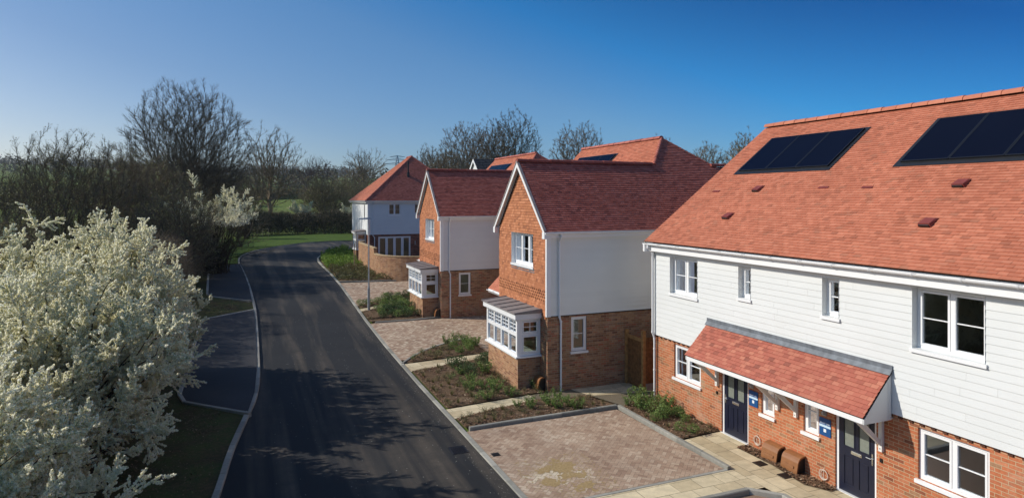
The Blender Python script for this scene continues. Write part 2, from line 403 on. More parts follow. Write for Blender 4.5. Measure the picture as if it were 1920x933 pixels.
def window(parent, W, u0, u1, z0, z1, lites=1, rec=.08, bars=1, vbars=0, sill=True, head=False, glass=None, fr=.055, transom=None, sash=.042, flash=False, name='window'):
    """framed window with sashes, glazing bars, glass and sill; returns the frame object"""
    mb = MB(); n1 = -rec; n0 = n1 - .07
    fb = mb.fbox
    fb(W, u0, u1, z1 - fr, z1, n0, n1); fb(W, u0, u1, z0, z0 + fr, n0, n1)
    fb(W, u0, u0 + fr, z0 + fr, z1 - fr, n0, n1); fb(W, u1 - fr, u1, z0 + fr, z1 - fr, n0, n1)
    wi = (u1 - u0 - 2 * fr); lw = (wi - (lites - 1) * fr * .9) / lites
    gl = MB()
    rows = [(z0 + fr, z1 - fr, bars, vbars)] if transom is None else [(z0 + fr, transom - fr / 2, transom_b[0], transom_b[1]), (transom + fr / 2, z1 - fr, bars, vbars)]
    if transom is not None: fb(W, u0 + fr, u1 - fr, transom - fr / 2, transom + fr / 2, n0, n1 - .002)
    for i in range(lites):
        a = u0 + fr + i * (lw + fr * .9); b = a + lw
        if i: fb(W, a - fr * .9, a, z0 + fr, z1 - fr, n0, n1 - .001)
        for (c, d, nb, nv) in rows:
            s0, s1 = n1 - .055, n1 + .008
            a2, b2, c2, d2 = a + .006, b - .006, c + .006, d - .006
            fb(W, a2, b2, c2, c2 + sash, s0, s1); fb(W, a2, b2, d2 - sash, d2, s0, s1)
            fb(W, a2, a2 + sash, c2 + sash, d2 - sash, s0, s1); fb(W, b2 - sash, b2, c2 + sash, d2 - sash, s0, s1)
            ga, gb, gc, gd = a2 + sash, b2 - sash, c2 + sash, d2 - sash
            for k in range(nb):
                zz = gc + (gd - gc) * (k + 1) / (nb + 1); fb(W, ga, gb, zz - .009, zz + .009, n1 - .03, n1 - .012)
            for k in range(nv):
                uu = ga + (gb - ga) * (k + 1) / (nv + 1); fb(W, uu - .009, uu + .009, gc, gd, n1 - .031, n1 - .011)
            gl.face([W.p(ga, gc, n1 - .035), W.p(gb, gc, n1 - .035), W.p(gb, gd, n1 - .035), W.p(ga, gd, n1 - .035)])
    o = mb.build(name, UPVC, parent)
    gl.build('glass_pane', glass or GLASS, o)
    if sill:
        s = MB(); s.fbox(W, u0 - .04, u1 + .04, z0 - .05, z0 - .003, -rec - .02, .055); s.fbox(W, u0 - .04, u1 + .04, z0 - .075, z0 - .05, .035, .055)
        s.build('sill', UPVC, o)
    if flash:
        s = MB(); s.fbox(W, u0 - .1, u1 + .02, z0 - .20, z0 - .055, .022, .03); s.build('lead_flashing', LEAD, o)
    return o
transom_b = (0, 0)

def room(parent, x0, x1, y0, y1, z0, z1):
    mb = MB(); mb.box(x0, x1, y0, y1, z0 - .1, z0); mb.build('room_floor', CARPET, parent)
    mb = MB(); mb.box(x1, x1 + .1, y0, y1, z0, z1); mb.box(x0, x1, y1, y1 + .1, z0, z1); mb.box(x0, x1, y0 - .1, y0, z0, z1)
    mb.build('room_wall', PLAST, parent)
    mb = MB(); mb.box(x0, x1, y0, y1, z1, z1 + .08); mb.build('room_ceiling', PLAST, parent)

def gutter(parent, A, B, out, r=.06, ends=True):
    """half-round gutter from A to B, out = outward unit vector; brackets every ~0.9 m"""
    A = Vector(A); B = Vector(B); out = Vector(out); up = Vector((0, 0, 1)); d = (B - A).normalized(); mb = MB(); n = 8
    def ring(c, rr): return [c + out * (rr * math.cos(x)) - up * (rr * math.sin(x)) for x in [math.pi * j / n for j in range(n + 1)]]
    a, b = ring(A, r), ring(B, r); a2, b2 = ring(A, r - .005), ring(B, r - .005)
    for j in range(n):
        mb.face([a[j], a[j + 1], b[j + 1], b[j]]); mb.face([a2[j], b2[j], b2[j + 1], a2[j + 1]])
    mb.face([a[0], b[0], b2[0], a2[0]]); mb.face(a); mb.face(b)
    Ln = (B - A).length; k = .35
    while k < Ln:
        c = A + d * k; p, q = ring(c - d * .022, r + .007), ring(c + d * .022, r + .007)
        for j in range(n): mb.face([p[j], p[j + 1], q[j + 1], q[j]])
        mb.face(p); mb.face(q)
        k += .92
    return mb.build('gutter', UPVC, parent)
def downpipe(parent, pts, r=.034):
    mb = MB(); mb.path(pts, r, 10)
    for p in pts[1:-1]: mb.tube(Vector(p) + Vector((0, 0, .03)), Vector(p) - Vector((0, 0, .03)), r + .008, r + .008, 10)
    a, b = Vector(pts[-2]), Vector(pts[-1]); n = 3
    for k in range(n):
        c = a.lerp(b, (k + .5) / n); mb.tube(c - Vector((0, 0, .02)), c + Vector((0, 0, .02)), r + .009, r + .009, 10)
    return mb.build('downpipe', UPVC, parent)

# ------------------------------------------------------------------ ground
def drape(name, pts, zo, material, label=None, kind='structure', grid=None, rough=0., parent=None, cat=None):
    bm = bmesh.new(); vs = [bm.verts.new((x, y, 0)) for x, y in pts]; bm.faces.new(vs)
    ys = [t[0] for t in GT]
    if grid:
        x0 = min(p[0] for p in pts); x1 = max(p[0] for p in pts); y0 = min(p[1] for p in pts); y1 = max(p[1] for p in pts)
        k = x0 + grid
        while k < x1:
            bmesh.ops.bisect_plane(bm, geom=bm.verts[:] + bm.edges[:] + bm.faces[:], plane_co=(k, 0, 0), plane_no=(1, 0, 0)); k += grid
        k = y0 + grid
        while k < y1: ys.append(k); k += grid
    for y in ys:
        bmesh.ops.bisect_plane(bm, geom=bm.verts[:] + bm.edges[:] + bm.faces[:], plane_co=(0, y, 0), plane_no=(0, 1, 0))
    for v in bm.verts:
        z = zg(v.co.y) + zo
        if rough and not v.is_boundary: z += rough * (.5 + mnoise.noise(Vector((v.co.x * 1.7, v.co.y * 1.7, 3))) + .6 * mnoise.noise(Vector((v.co.x * 5, v.co.y * 5, 9))))
        v.co.z = z
    bmesh.ops.recalc_face_normals(bm, faces=bm.faces[:])
    me = bpy.data.meshes.new(name); bm.to_mesh(me); bm.free()
    o = finish(me, name, material, parent, smooth=bool(rough))
    if label: tag(o, label, cat or name.replace('_', ' '), kind=kind)
    return o

# terrain to the horizon
def terrain():
    xs = [-1500, -1000, -700, -500, -380, -280, -200, -150, -110] + list(range(-80, 81, 8)) + [110, 150, 200, 280, 380, 500, 700, 1000, 1500, 2200]
    ys = [-300, -100, -40, 0, 22, 28, 33, 38, 43, 48, 60, 70, 80, 90, 100] + list(range(108, 240, 8)) + list(range(250, 600, 25)) + list(range(650, 1200, 60)) + [1400, 1800, 2500, 4000]
    V = [(x, y, hill(x, y) - .03) for y in ys for x in xs]; nx = len(xs)
    F = [(j * nx + i, j * nx + i + 1, (j + 1) * nx + i + 1, (j + 1) * nx + i) for j in range(len(ys) - 1) for i in range(nx - 1)]
    me = bpy.data.meshes.new('ground'); me.from_pydata(V, [], F)
    tag(finish(me, 'ground', FIELD, smooth=True), 'open green ground rising to fields behind the estate', 'ground', kind='structure')
terrain()

LK = [(-2.6, -30), (-2.4, 0), (-1.6, 8), (-.85, 13), (-.54, 15.7), (-.33, 18.05), (0., 20.5), (.3, 22.8), (.42, 25.5), (.45, 30.5), (.44, 34.7), (.38, 38), (.15, 43.3), (-.26, 51.6), (-.62, 58), (-.66, 63), (-.2, 67), (.7, 70.8), (2.2, 74.4), (4.3, 78), (6.6, 81), (9.5, 82.6), (14, 83), (25, 81), (50, 74)]
RKn = [(5.5, -30), (5.5, 53.8)]
RKc = [(5.5, 53.8), (5.55, 57.5), (5.9, 61), (6.7, 64), (7.8, 66.8), (9.4, 69.4), (11.5, 71.3), (14.5, 72.4), (20, 72.4), (30, 70.5), (50, 65)]
def dense(pts, step=.9):
    # Catmull-Rom resample
    P = [Vector((*p, 0)) for p in pts]; out = []
    for i in range(len(P) - 1):
        p0 = P[max(0, i - 1)]; p1 = P[i]; p2 = P[i + 1]; p3 = P[min(len(P) - 1, i + 2)]
        n = max(1, int((p2 - p1).length / step))
        for k in range(n):
            t = k / n
            q = .5 * ((2 * p1) + (p2 - p0) * t + (2 * p0 - 5 * p1 + 4 * p2 - p3) * t * t + (3 * p1 - p0 - 3 * p2 + p3) * t ** 3)
            out.append((q.x, q.y))
    out.append(pts[-1]); return out
LKd = dense(LK); RKd = dense(RKc)
drape('road', LKd + RKd[::-1] + [(5.5, 53.8), (5.5, -30)], 0, ASPH, 'dark new asphalt road running past the houses and bending right')
def kerb(name, pts, w, h, side, zo=0., block=.915, label=None, closed=False, step=True):
    """concrete kerb stones along pts; side=+1 body lies left of travel"""
    P = [Vector((*p, 0)) for p in (dense(pts, .45) if step else pts)]
    # resample by arclength
    out = [P[0]]; acc = 0
    segs = []; tot = sum((b - a).length for a, b in zip(P, P[1:])); n = max(1, round(tot / block)); st = tot / n
    def at(s):
        for a, b in zip(P, P[1:]):
            l = (b - a).length
            if s <= l + 1e-6: return a.lerp(b, s / l if l else 0), (b - a).normalized()
            s -= l
        return P[-1], (P[-1] - P[-2]).normalized()
    mb = MB(); rnd = random.Random(len(pts))
    for k in range(n):
        A, da = at(k * st + .004); B, db = at((k + 1) * st - .004)
        na = Vector((-da.y, da.x, 0)) * side; nb = Vector((-db.y, db.x, 0)) * side; t = rnd.random(); c = min(.018, h * .4)
        jz = rnd.uniform(-.003, .003)
        prof = [(0, -.12), (0, h - c), (c, h), (w, h), (w, -.12)]
        ra = [Vector((A.x + na.x * x, A.y + na.y * x, zg(A.y) + zo + z + jz)) for x, z in prof]
        rb = [Vector((B.x + nb.x * x, B.y + nb.y * x, zg(B.y) + zo + z + jz)) for x, z in prof]
        for j in range(4): mb.face([ra[j], ra[j + 1], rb[j + 1], rb[j]], t)
        mb.face(ra, t); mb.face(rb, t)
    o = mb.build(name, KERB); tag(o, label, 'kerb', kind='structure'); return o
kerb('kerb', LK, .14, .10, 1, label='pale concrete kerb winding along the left side of the road')
kerb('kerb', [(5.5, -10), (5.5, 10), (5.5, 30), (5.5, 53.8)], .14, .035, -1, label='flush concrete kerb along the driveways on the right')
kerb('kerb', RKc, .15, .09, -1, label='pale kerb curving round the far planted corner')
# left verge, bays
drape('verge', [(x - .12, y) for x, y in LKd if y < 83] + [(9, 86), (-40, 86), (-40, -30)], .06, VERGE, 'dark bare soil verge with thin grass left of the road', grid=1.5, rough=.05)
drape('parking_bay', [(-2.0, 22.9), (.0, 20.9), (.2, 22.8), (.3, 25.5), (.33, 30.5), (.32, 34.7), (.28, 36.4), (-2.07, 35.1)], .135, ASPH2, 'coarse dark asphalt parking bay nearest the camera, left of the road')
drape('parking_bay', [(-2.1, 40.9), (.2, 38.9), (.05, 43.3), (-.36, 51.6), (-.62, 56.9), (-2.75, 55.2)], .135, ASPH2, 'farther dark asphalt parking bay left of the road by the grass')
kerb('kerb', [(.1, 20.75), (-2.0, 22.85), (-2.07, 35.1), (.3, 36.55)], .13, .15, 1, label='concrete edging round the nearer parking bay', step=False)
kerb('kerb', [(.2, 38.85), (-2.12, 40.9), (-2.75, 55.2)], .13, .15, 1, label='concrete edging round the farther parking bay', step=False)
drape('grass_verge', [(-.8, 57), (-.82, 63), (-.35, 67.2), (.55, 71), (2.05, 74.6), (4.15, 78.2), (6.5, 81.3), (9.5, 82.9), (14, 83.3), (25, 81.4), (50, 74.4), (50, 90), (25, 96), (10, 99), (-4, 92), (-4, 57)], .14, GRASS, 'bright green grass strip beyond the road bend')
# right-hand base soil under everything
drape('soil', [(5.6, -30), (30, -30), (30, 68), (5.9, 57)], .0, SOIL, 'bare brown soil between the houses')

def pattern(kind, poly, zo, material, name, label, rot=45, seed=2, tintf=None, joint=JOINT):
    """paving of real blocks clipped to a convex polygon"""
    base = drape(name, poly, zo - .006, joint, label)
    cx = sum(p[0] for p in poly) / len(poly); cy = sum(p[1] for p in poly) / len(poly)
    R_ = max(math.hypot(p[0] - cx, p[1] - cy) for p in poly) + .6
    rnd = random.Random(seed); ca, sa = math.cos(R(rot)), math.sin(R(rot)); bm = bmesh.new(); ti = []
    lay = bm.faces.layers.float.new('tint')
    def put(x0, y0, x1, y1, gp):
        mx, my = (x0 + x1) / 2, (y0 + y1) / 2
        if math.hypot(mx, my) > R_: return
        wx = cx + mx * ca - my * sa; wy = cy + mx * sa + my * ca
        # quick reject
        for i in range(len(poly)):
            a = poly[i]; b = poly[(i + 1) % len(poly)]
            cr = ((b[0] - a[0]) * (wy - a[1]) - (b[1] - a[1]) * (wx - a[0])) / math.hypot(b[0] - a[0], b[1] - a[1]) * orient
            if cr < -.7: return
        q = [(x0 + gp, y0 + gp), (x1 - gp, y0 + gp), (x1 - gp, y1 - gp), (x0 + gp, y1 - gp)]; dz = rnd.uniform(-.0012, .0012)
        f = bm.faces.new([bm.verts.new((cx + x * ca - y * sa, cy + x * sa + y * ca, dz)) for x, y in q])
        f[lay] = min(1, max(0, tintf(wx, wy, rnd) if tintf else rnd.random()))
    ar = sum(poly[i][0] * poly[(i + 1) % len(poly)][1] - poly[(i + 1) % len(poly)][0] * poly[i][1] for i in range(len(poly)))
    orient = 1 if ar > 0 else -1
    if kind == 'herring':
        s = .1; n = int(R_ / s) + 2
        for i in range(-n, n):
            for j in range(-n, n):
                k = (i - j) % 4
                if k == 0: put(i * s, j * s, (i + 2) * s, (j + 1) * s, .003)
                elif k == 3: put(i * s, j * s, (i + 1) * s, (j + 2) * s, .003)
    else:
        s = .45; n = int(R_ / s) + 2
        for j in range(-n, n):
            x = -R_ + rnd.uniform(0, .5)
            while x < R_:
                l = rnd.choice((.45, .6, .6, .9)); put(x, j * s, x + l, (j + 1) * s, .005); x += l
    for i in range(len(poly)):
        a = poly[i]; b = poly[(i + 1) % len(poly)]
        no = Vector((b[1] - a[1], -(b[0] - a[0]), 0)).normalized() * orient
        bmesh.ops.bisect_plane(bm, geom=bm.verts[:] + bm.edges[:] + bm.faces[:], plane_co=(a[0], a[1], 0), plane_no=no, clear_outer=True)
    for y, _ in GT:
        if min(p[1] for p in poly) < y < max(p[1] for p in poly):
            bmesh.ops.bisect_plane(bm, geom=bm.verts[:] + bm.edges[:] + bm.faces[:], plane_co=(0, y, 0), plane_no=(0, 1, 0))
    for v in bm.verts: v.co.z += zg(v.co.y) + zo
    me = bpy.data.meshes.new('paving_blocks' if kind == 'herring' else 'paving_slabs'); bm.to_mesh(me); bm.free()
    o = finish(me, me.name, material, base); return base

def dtint(wx, wy, rnd):
    t = rnd.random() * .7 + .1
    d = math.hypot((wx - 6.7) / 1.2, (wy - 13.5) / .9); t += max(0, 1.1 - d) * .55
    t += .2 * mnoise.noise(Vector((wx * .8, wy * .8, 0))); return t
pattern('herring', [(5.64, 12.3), (10.6, 12.3), (10.52, 17.02), (5.64, 17.0)], .040, PAVER, 'driveway', 'nearest brown herringbone driveway with patches of spilt sand', 45, 2, dtint)
pattern('herring', [(5.64, 25.3), (12.7, 25.3), (12.7, 32.2), (5.64, 32.2)], .036, PAVER, 'driveway', 'brown block driveway between the two gabled brick houses', 45, 3)
pattern('herring', [(5.64, 36.3), (13, 36.3), (13, 42.6), (8.9, 43.0), (5.64, 43.6)], .036, PAVER, 'driveway', 'farthest block driveway in front of the curved garden wall', 45, 4)
drape('driveway', [(5.64, 4), (10.5, 4), (10.5, 11.0), (5.64, 11.0)], .036, PAVER, 'block driveway at the bottom edge nearest the viewer')
# flush edgings
def edging(pts, label, h=.045, w=.1, zo=0): return kerb('kerb', pts, w, h, 1, zo, .6, label, step=False)
edging([(5.64, 12.18), (10.75, 12.18)], 'flush concrete edging at the near end of the herringbone driveway', .046)
# slab paths
slab = lambda poly, lab, rot=0, s=5: pattern('slab', poly, .052, SLAB, 'path', lab, rot, s)
slab([(5.64, 11.15), (10.74, 11.15), (10.74, 12.16), (5.64, 12.16)], 'buff slab path across the near end of the driveway', 0, 5)
slab([(10.75, 9.0), (12.19, 9.0), (12.19, 14.3), (10.75, 14.15)], 'buff slab path along the front doors of the terrace', 90, 6)
slab([(5.64, 18.1), (8.6, 18.85), (8.6, 19.35), (5.64, 19.0)], 'narrow buff slab path from the road to the brown brick house', 4, 7)
slab([(8.6, 18.83), (10.45, 18.5), (10.9, 17.15), (12.15, 17.5), (12.9, 18.2), (12.9, 19.38), (9.32, 19.38), (8.6, 19.35)], 'buff slab path leading to the timber side gate', 0, 8)
slab([(5.64, 23.55), (9.28, 24.5), (9.28, 25.1), (5.64, 24.65)], 'buff slab path to the second front door', 8, 9)
slab([(5.64, 34.95), (9.3, 36.9), (9.3, 37.3), (5.64, 35.5)], 'buff slab path beside the far lamp post', 25, 10)
# raised kerbs around driveway 1
kerb('kerb', [(5.75, 17.03), (6.4, 17.07), (10.62, 17.15)], .10, .10, 1, .03, label='raised kerb between driveway and narrow planting bed', step=False)
kerb('kerb', [(10.62, 17.15), (10.62, 14.0), (10.62, 12.2)], .10, .10, 1, .03, label='raised kerb along the terrace side of the driveway', step=False)
kerb('kerb', [(5.64, 11.03), (10.66, 11.03), (10.66, 6)], .12, .12, 1, .03, label='raised kerb at the bottom edge of the picture', step=False)
kerb('kerb', [(5.9, 32.25), (7.7, 32.2), (9.5, 32.42)], .1, .07, 1, .03, label='low kerb along the bed of the second gabled house', step=False)
kerb('kerb', [(5.6, 43.75), (7.5, 43.4), (9.3, 43.1)], .1, .07, 1, .03, label='low kerb below the curved garden wall', step=False)
kerb('kerb', [(5.65, 24.8), (6.5, 26.0), (7.8, 27.1), (9.3, 27.9)], .1, .06, 1, .02, label='curved kerb on the driveway beside the porch bed', step=False)

# ------------------------------------------------------------------ planting beds
BEDS = {
 'strip': [(5.66, 17.25), (10.5, 17.28), (10.3, 17.9), (10.4, 18.42), (8.6, 18.78), (7.15, 18.45), (5.66, 18.05)],
 'terrace': [(10.76, 17.1), (10.76, 14.2), (12.16, 14.3), (12.16, 17.4), (11.9, 17.9), (11.2, 17.3)],
 'main': [(5.66, 19.05), (8.6, 19.38), (9.2, 19.4), (9.26, 19.9), (8.38, 19.9), (8.38, 23.0), (9.26, 23.0), (9.26, 24.45), (7.1, 23.9), (5.66, 23.5)],
 'porch': [(5.75, 24.75), (9.26, 25.15), (9.26, 27.85), (7.8, 27.0), (6.5, 25.9)],
 'second': [(5.66, 32.5), (8.4, 32.4), (8.38, 35.7), (9.26, 35.8), (9.26, 36.8), (5.66, 34.85)],
 'second_strip': [(5.66, 35.6), (9.26, 37.4), (9.26, 38.6), (8.0, 38.2), (5.7, 36.3)],
 'corner': [(5.68, 43.9), (9.2, 43.3), (8.75, 44.2), (8.45, 46.5), (8.45, 53.2), (8.6, 56), (9.3, 58.5), (9.4, 66), (9.4, 68.6), (8.1, 66.7), (7.0, 64), (6.2, 61), (5.8, 57.5), (5.66, 53.8)],
 'chips': [(11.78, 13.2), (12.16, 13.25), (12.16, 10.45), (11.95, 10.4), (11.66, 10.9), (11.8, 12)],
}
BLAB = {'strip': 'narrow bark bed between the driveway and the slab path', 'terrace': 'bark bed against the red brick terrace wall',
 'main': 'large bark bed in front of the nearer bay window', 'porch': 'wedge of bark bed beyond the nearer bay window', 'second': 'bark bed in front of the farther bay window',
 'second_strip': 'thin planting bed past the lamp post', 'corner': 'large planted corner bed inside the road bend', 'chips': 'narrow bark strip under the terrace windows'}
def inside(x, y, poly):
    c = False; n = len(poly); j = n - 1
    for i in range(n):
        if (poly[i][1] > y) != (poly[j][1] > y) and x < (poly[j][0] - poly[i][0]) * (y - poly[i][1]) / (poly[j][1] - poly[i][1]) + poly[i][0]: c = not c
        j = i
    return c
rng = np.random.default_rng(5)
for k, poly in BEDS.items():
    drape('planting_bed', poly, .075 if k != 'chips' else .06, SOIL, BLAB[k], grid=.3, rough=.05, cat='flower bed')
    x0 = min(p[0] for p in poly); x1 = max(p[0] for p in poly); y0 = min(p[1] for p in poly); y1 = max(p[1] for p in poly)
    area = (x1 - x0) * (y1 - y0); far = y0 > 30
    n = int(area * (90 if far else 420)); n = min(n, 9000) if k != 'chips' else 1400
    pts = np.column_stack([rng.uniform(x0, x1, n), rng.uniform(y0, y1, n)]); pts = np.array([p for p in pts if inside(p[0], p[1], poly)])
    n = len(pts); z = np.array([zg(p[1]) + (.085 if k != 'chips' else .07) + .035 * (.5 + mnoise.noise(Vector((p[0] * 1.7, p[1] * 1.7, 3)))) for p in pts])
    a = rng.uniform(0, 6.28, n); sz = rng.uniform(.012, .032, n) * (1.6 if far else 1); tl = rng.uniform(-.5, .5, (n, 2))
    U = np.column_stack([np.cos(a), np.sin(a), tl[:, 0]]) * sz[:, None]; Wd = np.column_stack([-np.sin(a), np.cos(a), tl[:, 1]]) * (sz * rng.uniform(.3, .7, n))[:, None]
    Cn = np.column_stack([pts, z]); Q = np.stack([Cn - U - Wd, Cn + U - Wd, Cn + U + Wd, Cn - U + Wd], 1)
    tag(quads_obj('bark_chips', Q, CHIP, tint=rng.random(n)), 'loose bark chips on the ' + BLAB[k], 'bark chips', kind='stuff')
# sand spill
def sand_field():
    rg = np.random.default_rng(8); n = 26000; x = rg.uniform(5.7, 7.9, n); y = rg.uniform(12.4, 14.6, n); k = []
    for a, b in zip(x, y):
        d = min(math.hypot((a - 6.95) / .42, (b - 13.75) / .55), math.hypot((a - 6.45) / .26, (b - 13.2) / .2), math.hypot((a - 7.1) / .30, (b - 12.75) / .30))
        k.append(d + .9 * mnoise.noise(Vector((a * 3.2, b * 3.2, 1))) + .5 * mnoise.noise(Vector((a * 11, b * 11, 2))) + rg.normal() * .05 < .86 or (d < 2.6 and rg.random() < .035))
    k = np.array(k); c = np.column_stack([x, y, rg.uniform(.0425, .0445, n)])[k]; m = len(c); a = rg.uniform(0, 6.28, m); sz = rg.uniform(.012, .026, m)
    u = np.column_stack([np.cos(a), np.sin(a), np.zeros(m)]) * sz[:, None]; v = np.column_stack([-np.sin(a), np.cos(a), np.zeros(m)]) * sz[:, None] * .8
    tag(quads_obj('spilt_sand', np.stack([c - u, c - v, c + u, c + v], 1), SAND), 'patches of yellow sand spilt on the nearest driveway blocks', 'sand', kind='stuff')
sand_field()

exec_plants = True
# ------------------------------------------------------------------ gabled house type
def gabled_house(dy, dz, label, second=False):
    X0 = 9.3; Y0 = 19.43 + dy; Y1 = 23.83 + dy; Z = dz; YM = (Y0 + Y1) / 2
    base = zg(Y0) - .15
    h = empty('brick_house', (X0, YM, base), label, 'house', 'gabled houses along the road')
    ZC = 2.58 + Z; ZE = 5.47 + Z; ZR = 7.90 + Z; XB = 21.6
    wx = WX(X0); wy = WY(Y0)
    # brick storey
    mb = MB()
    sw = (10.2, 10.8, 1.32 + Z, 2.5 + Z) if not second else (10.27, 10.92, 1.28 + Z, 2.44 + Z)
    bw0, bw1 = Y0 + .62, Y0 + 3.45
    plain_wall(mb, wx, Y0, Y1, base, ZC, [(bw0, bw1, 1.15 + Z, 2.5 + Z)], .25)
    plain_wall(mb, wy, X0, XB - .5, base, ZC, [sw], .1)
    mb.face([(X0, Y1, base), (12.9, Y1, base), (12.9, Y1, ZC), (X0, Y1, ZC)]); 
    YB = 29.5 + dy
    mb.face([(12.9, Y1, base), (12.9, YB, base), (12.9, YB, ZC), (12.9, Y1, ZC)])
    mb.face([(12.9, YB, base), (XB - .5, YB, base), (XB - .5, YB, 5.6 + Z), (12.9, YB, 5.6 + Z)])
    mb.face([(12.9, YB, 5.59 + Z), (XB - .5, YB, 5.59 + Z), (16.3, YB, 9.05 + Z)])
    mb.face([(XB - .5, Y0, base), (XB - .5, YB, base), (XB - .5, YB, ZC), (XB - .5, Y0, ZC)])
    # bay plinth
    BX = 8.42; B0 = Y0 + .52; B1 = Y0 + 3.46
    mb.build('wall', B_BROWN, h)
    mb = MB(); mb.box(BX + .04, X0 - .003, B0 + .04, B1 - .04, base, 1.14 + Z); mb.build('bay_plinth', B_BUFF, h)
    # side + rear cladding
    mb = MB(); boards(mb, WY(Y0), X0 + .1, XB - .5, ZC, ZE - .2, lap=.024); o = mb.build('side_cladding', CLAD_LIFT if not second else CLADP, h)
    mb = MB(); boards(mb, WX(12.9), Y1, YB, ZC, ZE - .2); boards(mb, Wall((0, Y1, 0), (1, 0, 0), (0, 1, 0)), X0 + .1, 12.9, ZC, ZE - .2); mb.build('rear_cladding', CLAD_LIFT, h)
    mb = MB(); mb.fbox(WX(X0), Y0 - .035, Y0 + .06, ZC - .02, ZE - .1, -.1, .045); mb.fbox(wy, X0 - .02, X0 + .12, ZC - .02, ZE - .1, .0, .034)
    mb.build('corner_board', UPVC, h)
    mb = MB(); mb.fbox(wy, X0 + .12, XB - .5, ZC - .03, ZC + .002, 0, .04); mb.build('cladding_trim', BLACK, h)
    # tile-hung front
    wh = (Y0 + 1.1, Y0 + 3.1, 4.12 + Z, 5.28 + Z) if not second else (Y0 + 1.25, Y0 + 3.05, 4.12 + Z, 5.22 + Z)
    tanp = (ZR - ZE) / (YM - (Y0 - .13))
    mb = MB(); fz0 = ZC - .12
    def spn(v):
        z = fz0 + v; k = max(0, (z - (ZE - .12)) / tanp)
        return (Y0 + .07 + max(0, k - .0), Y1 - .0 - max(0, k - .0))
    mb2 = MB(); ub = spn
    pts = [(Y0 + .05, fz0), (Y1, fz0), (Y1, ZE - .12), (YM, ZR - .12), (Y0 + .05, ZE - .12)]
    # backing with hole: split around window
    a, b, c, d = wh
    for q in ([(Y0 + .05, fz0), (Y1, fz0), (Y1, c), (Y0 + .05, c)], [(Y0 + .05, c), (a, c), (a, d), (Y0 + .05, d)], [(b, c), (Y1, c), (Y1, d), (b, d)],
              [(Y0 + .05, d), (Y1, d), (Y1, ZE - .12), (YM, ZR - .12), (Y0 + .05, ZE - .12)]):
        mb2.face([wx.p(u, z, .012) for u, z in q])
    reveal(mb2, wx, wh, .16, 0, .03)
    bk = mb2.build('tile_batten_backing', FELT, h)
    rv = MB(); reveal(rv, wx, (wh[0] + .002, wh[1] - .002, wh[2] + .002, wh[3] - .002), .15, 0, .032); rv.build('window_reveal', UPVC, h)
    tiles(mb, wx.p(0, fz0, .012), (0, 1, 0), (0, 0, 1), (-1, 0, 0), spn, 0, ZR - .14 - fz0, .1, .165, .02,
          holes=[(wh[0], wh[1], wh[2] - fz0, wh[3] - fz0)], fancy=[(.62, .97)], seed=4 + second)
    mb.build('hung_tiles', T_HANG, h)
    window(h, wx, *wh, lites=3, rec=.13, bars=1, flash=True, sill=True)
    window(h, wy, *sw, lites=1, rec=.04, bars=1)
    room(h, X0 + .3, X0 + 4.2, Y0 + .2, Y1 - .2, .2 + Z, 2.45 + Z); room(h, X0 + .3, X0 + 4.2, Y0 + .2, Y1 - .2, 2.9 + Z, 5.4 + Z)
    # bay window
    by = WX(BX); bs = WY(B0)
    global transom_b
    transom_b = (0, 0)
    o = window(h, by, B0 + .02, B1 - .02, 1.2 + Z, 2.46 + Z, lites=4, rec=0, bars=2, vbars=1, sill=False, transom=1.92 + Z, fr=.06, sash=.026, name='bay_window')
    window(h, bs, BX + .1, X0 - .02, 1.2 + Z, 2.46 + Z, lites=1, rec=0, bars=1, vbars=1, sill=False, transom=1.92 + Z, fr=.085, sash=.045, name='bay_window')
    ob = Wall((0, B1, 0), (1, 0, 0), (0, 1, 0))
    window(h, ob, BX + .1, X0 - .02, 1.2 + Z, 2.46 + Z, lites=1, rec=0, bars=1, vbars=1, sill=False, transom=1.92 + Z, fr=.085, sash=.045, name='bay_window')
    for q0, q1 in ((B0 - .012, B0 + .1), (B1 - .1, B1 + .012)):
        mb = MB(); mb.box(BX - .012, BX + .1, q0, q1, 1.19 + Z, 2.46 + Z); mb.build('bay_corner_post', UPVC, h)
    mb = MB(); mb.box(BX - .07, X0 - .004, B0 - .07, B1 + .07, 1.14 + Z, 1.195 + Z); mb.build('bay_sill', UPVC, h)
    mb = MB(); mb.box(BX - .12, X0 - .004, B0 - .12, B1 + .12, 2.46 + Z, 2.64 + Z); mb.build('bay_fascia', UPVC, h)
    mb = MB(); A = (BX - .17, 2.645 + Z); Bq = (X0 - .002, 2.74 + Z); y0, y1 = B0 - .17, B1 + .17
    mb.box8([(A[0], y0, A[1]), (Bq[0], y0, A[1]), (Bq[0], y1, A[1]), (A[0], y1, A[1]), (A[0], y0, A[1] + .025), (Bq[0], y0, Bq[1] + .025), (Bq[0], y1, Bq[1] + .025), (A[0], y1, A[1] + .025)])
    rf = mb.build('bay_roof', LEADB, h)
    for k in range(6):
        mb = MB(); yy = y0 + .03 + (y1 - y0 - .06) * k / 5
        mb.tube((A[0] - .005, yy, A[1] + .035), (Bq[0], yy, Bq[1] + .035), .022, .022, 8)
        mb.build('lead_roll', LEADB, rf)
    # roof: front wing slopes
    e0 = Y0 - .18; e1 = Y1 + .18; zE = ZE - .04; xf = X0 - .18
    m_ = (ZR - zE) / (YM - e0)
    xw = lambda z: 16.3 - (9.11 + Z - z)            # west slope of the main block
    zv = ZR; apexY = e0 + (9.11 + Z - zE) / m_
    # near-side plane carries wing slope and hip of main block
    AX = 16.3; ZA = 9.11 + Z; eE = 21.6
    U = Vector((1, 0, 0)); V = Vector((0, 1, m_)).normalized(); Nn = Vector((0, -m_, 1)).normalized()
    H1 = (ZR - zE) / V.z; HA = (ZA - zE) / V.z
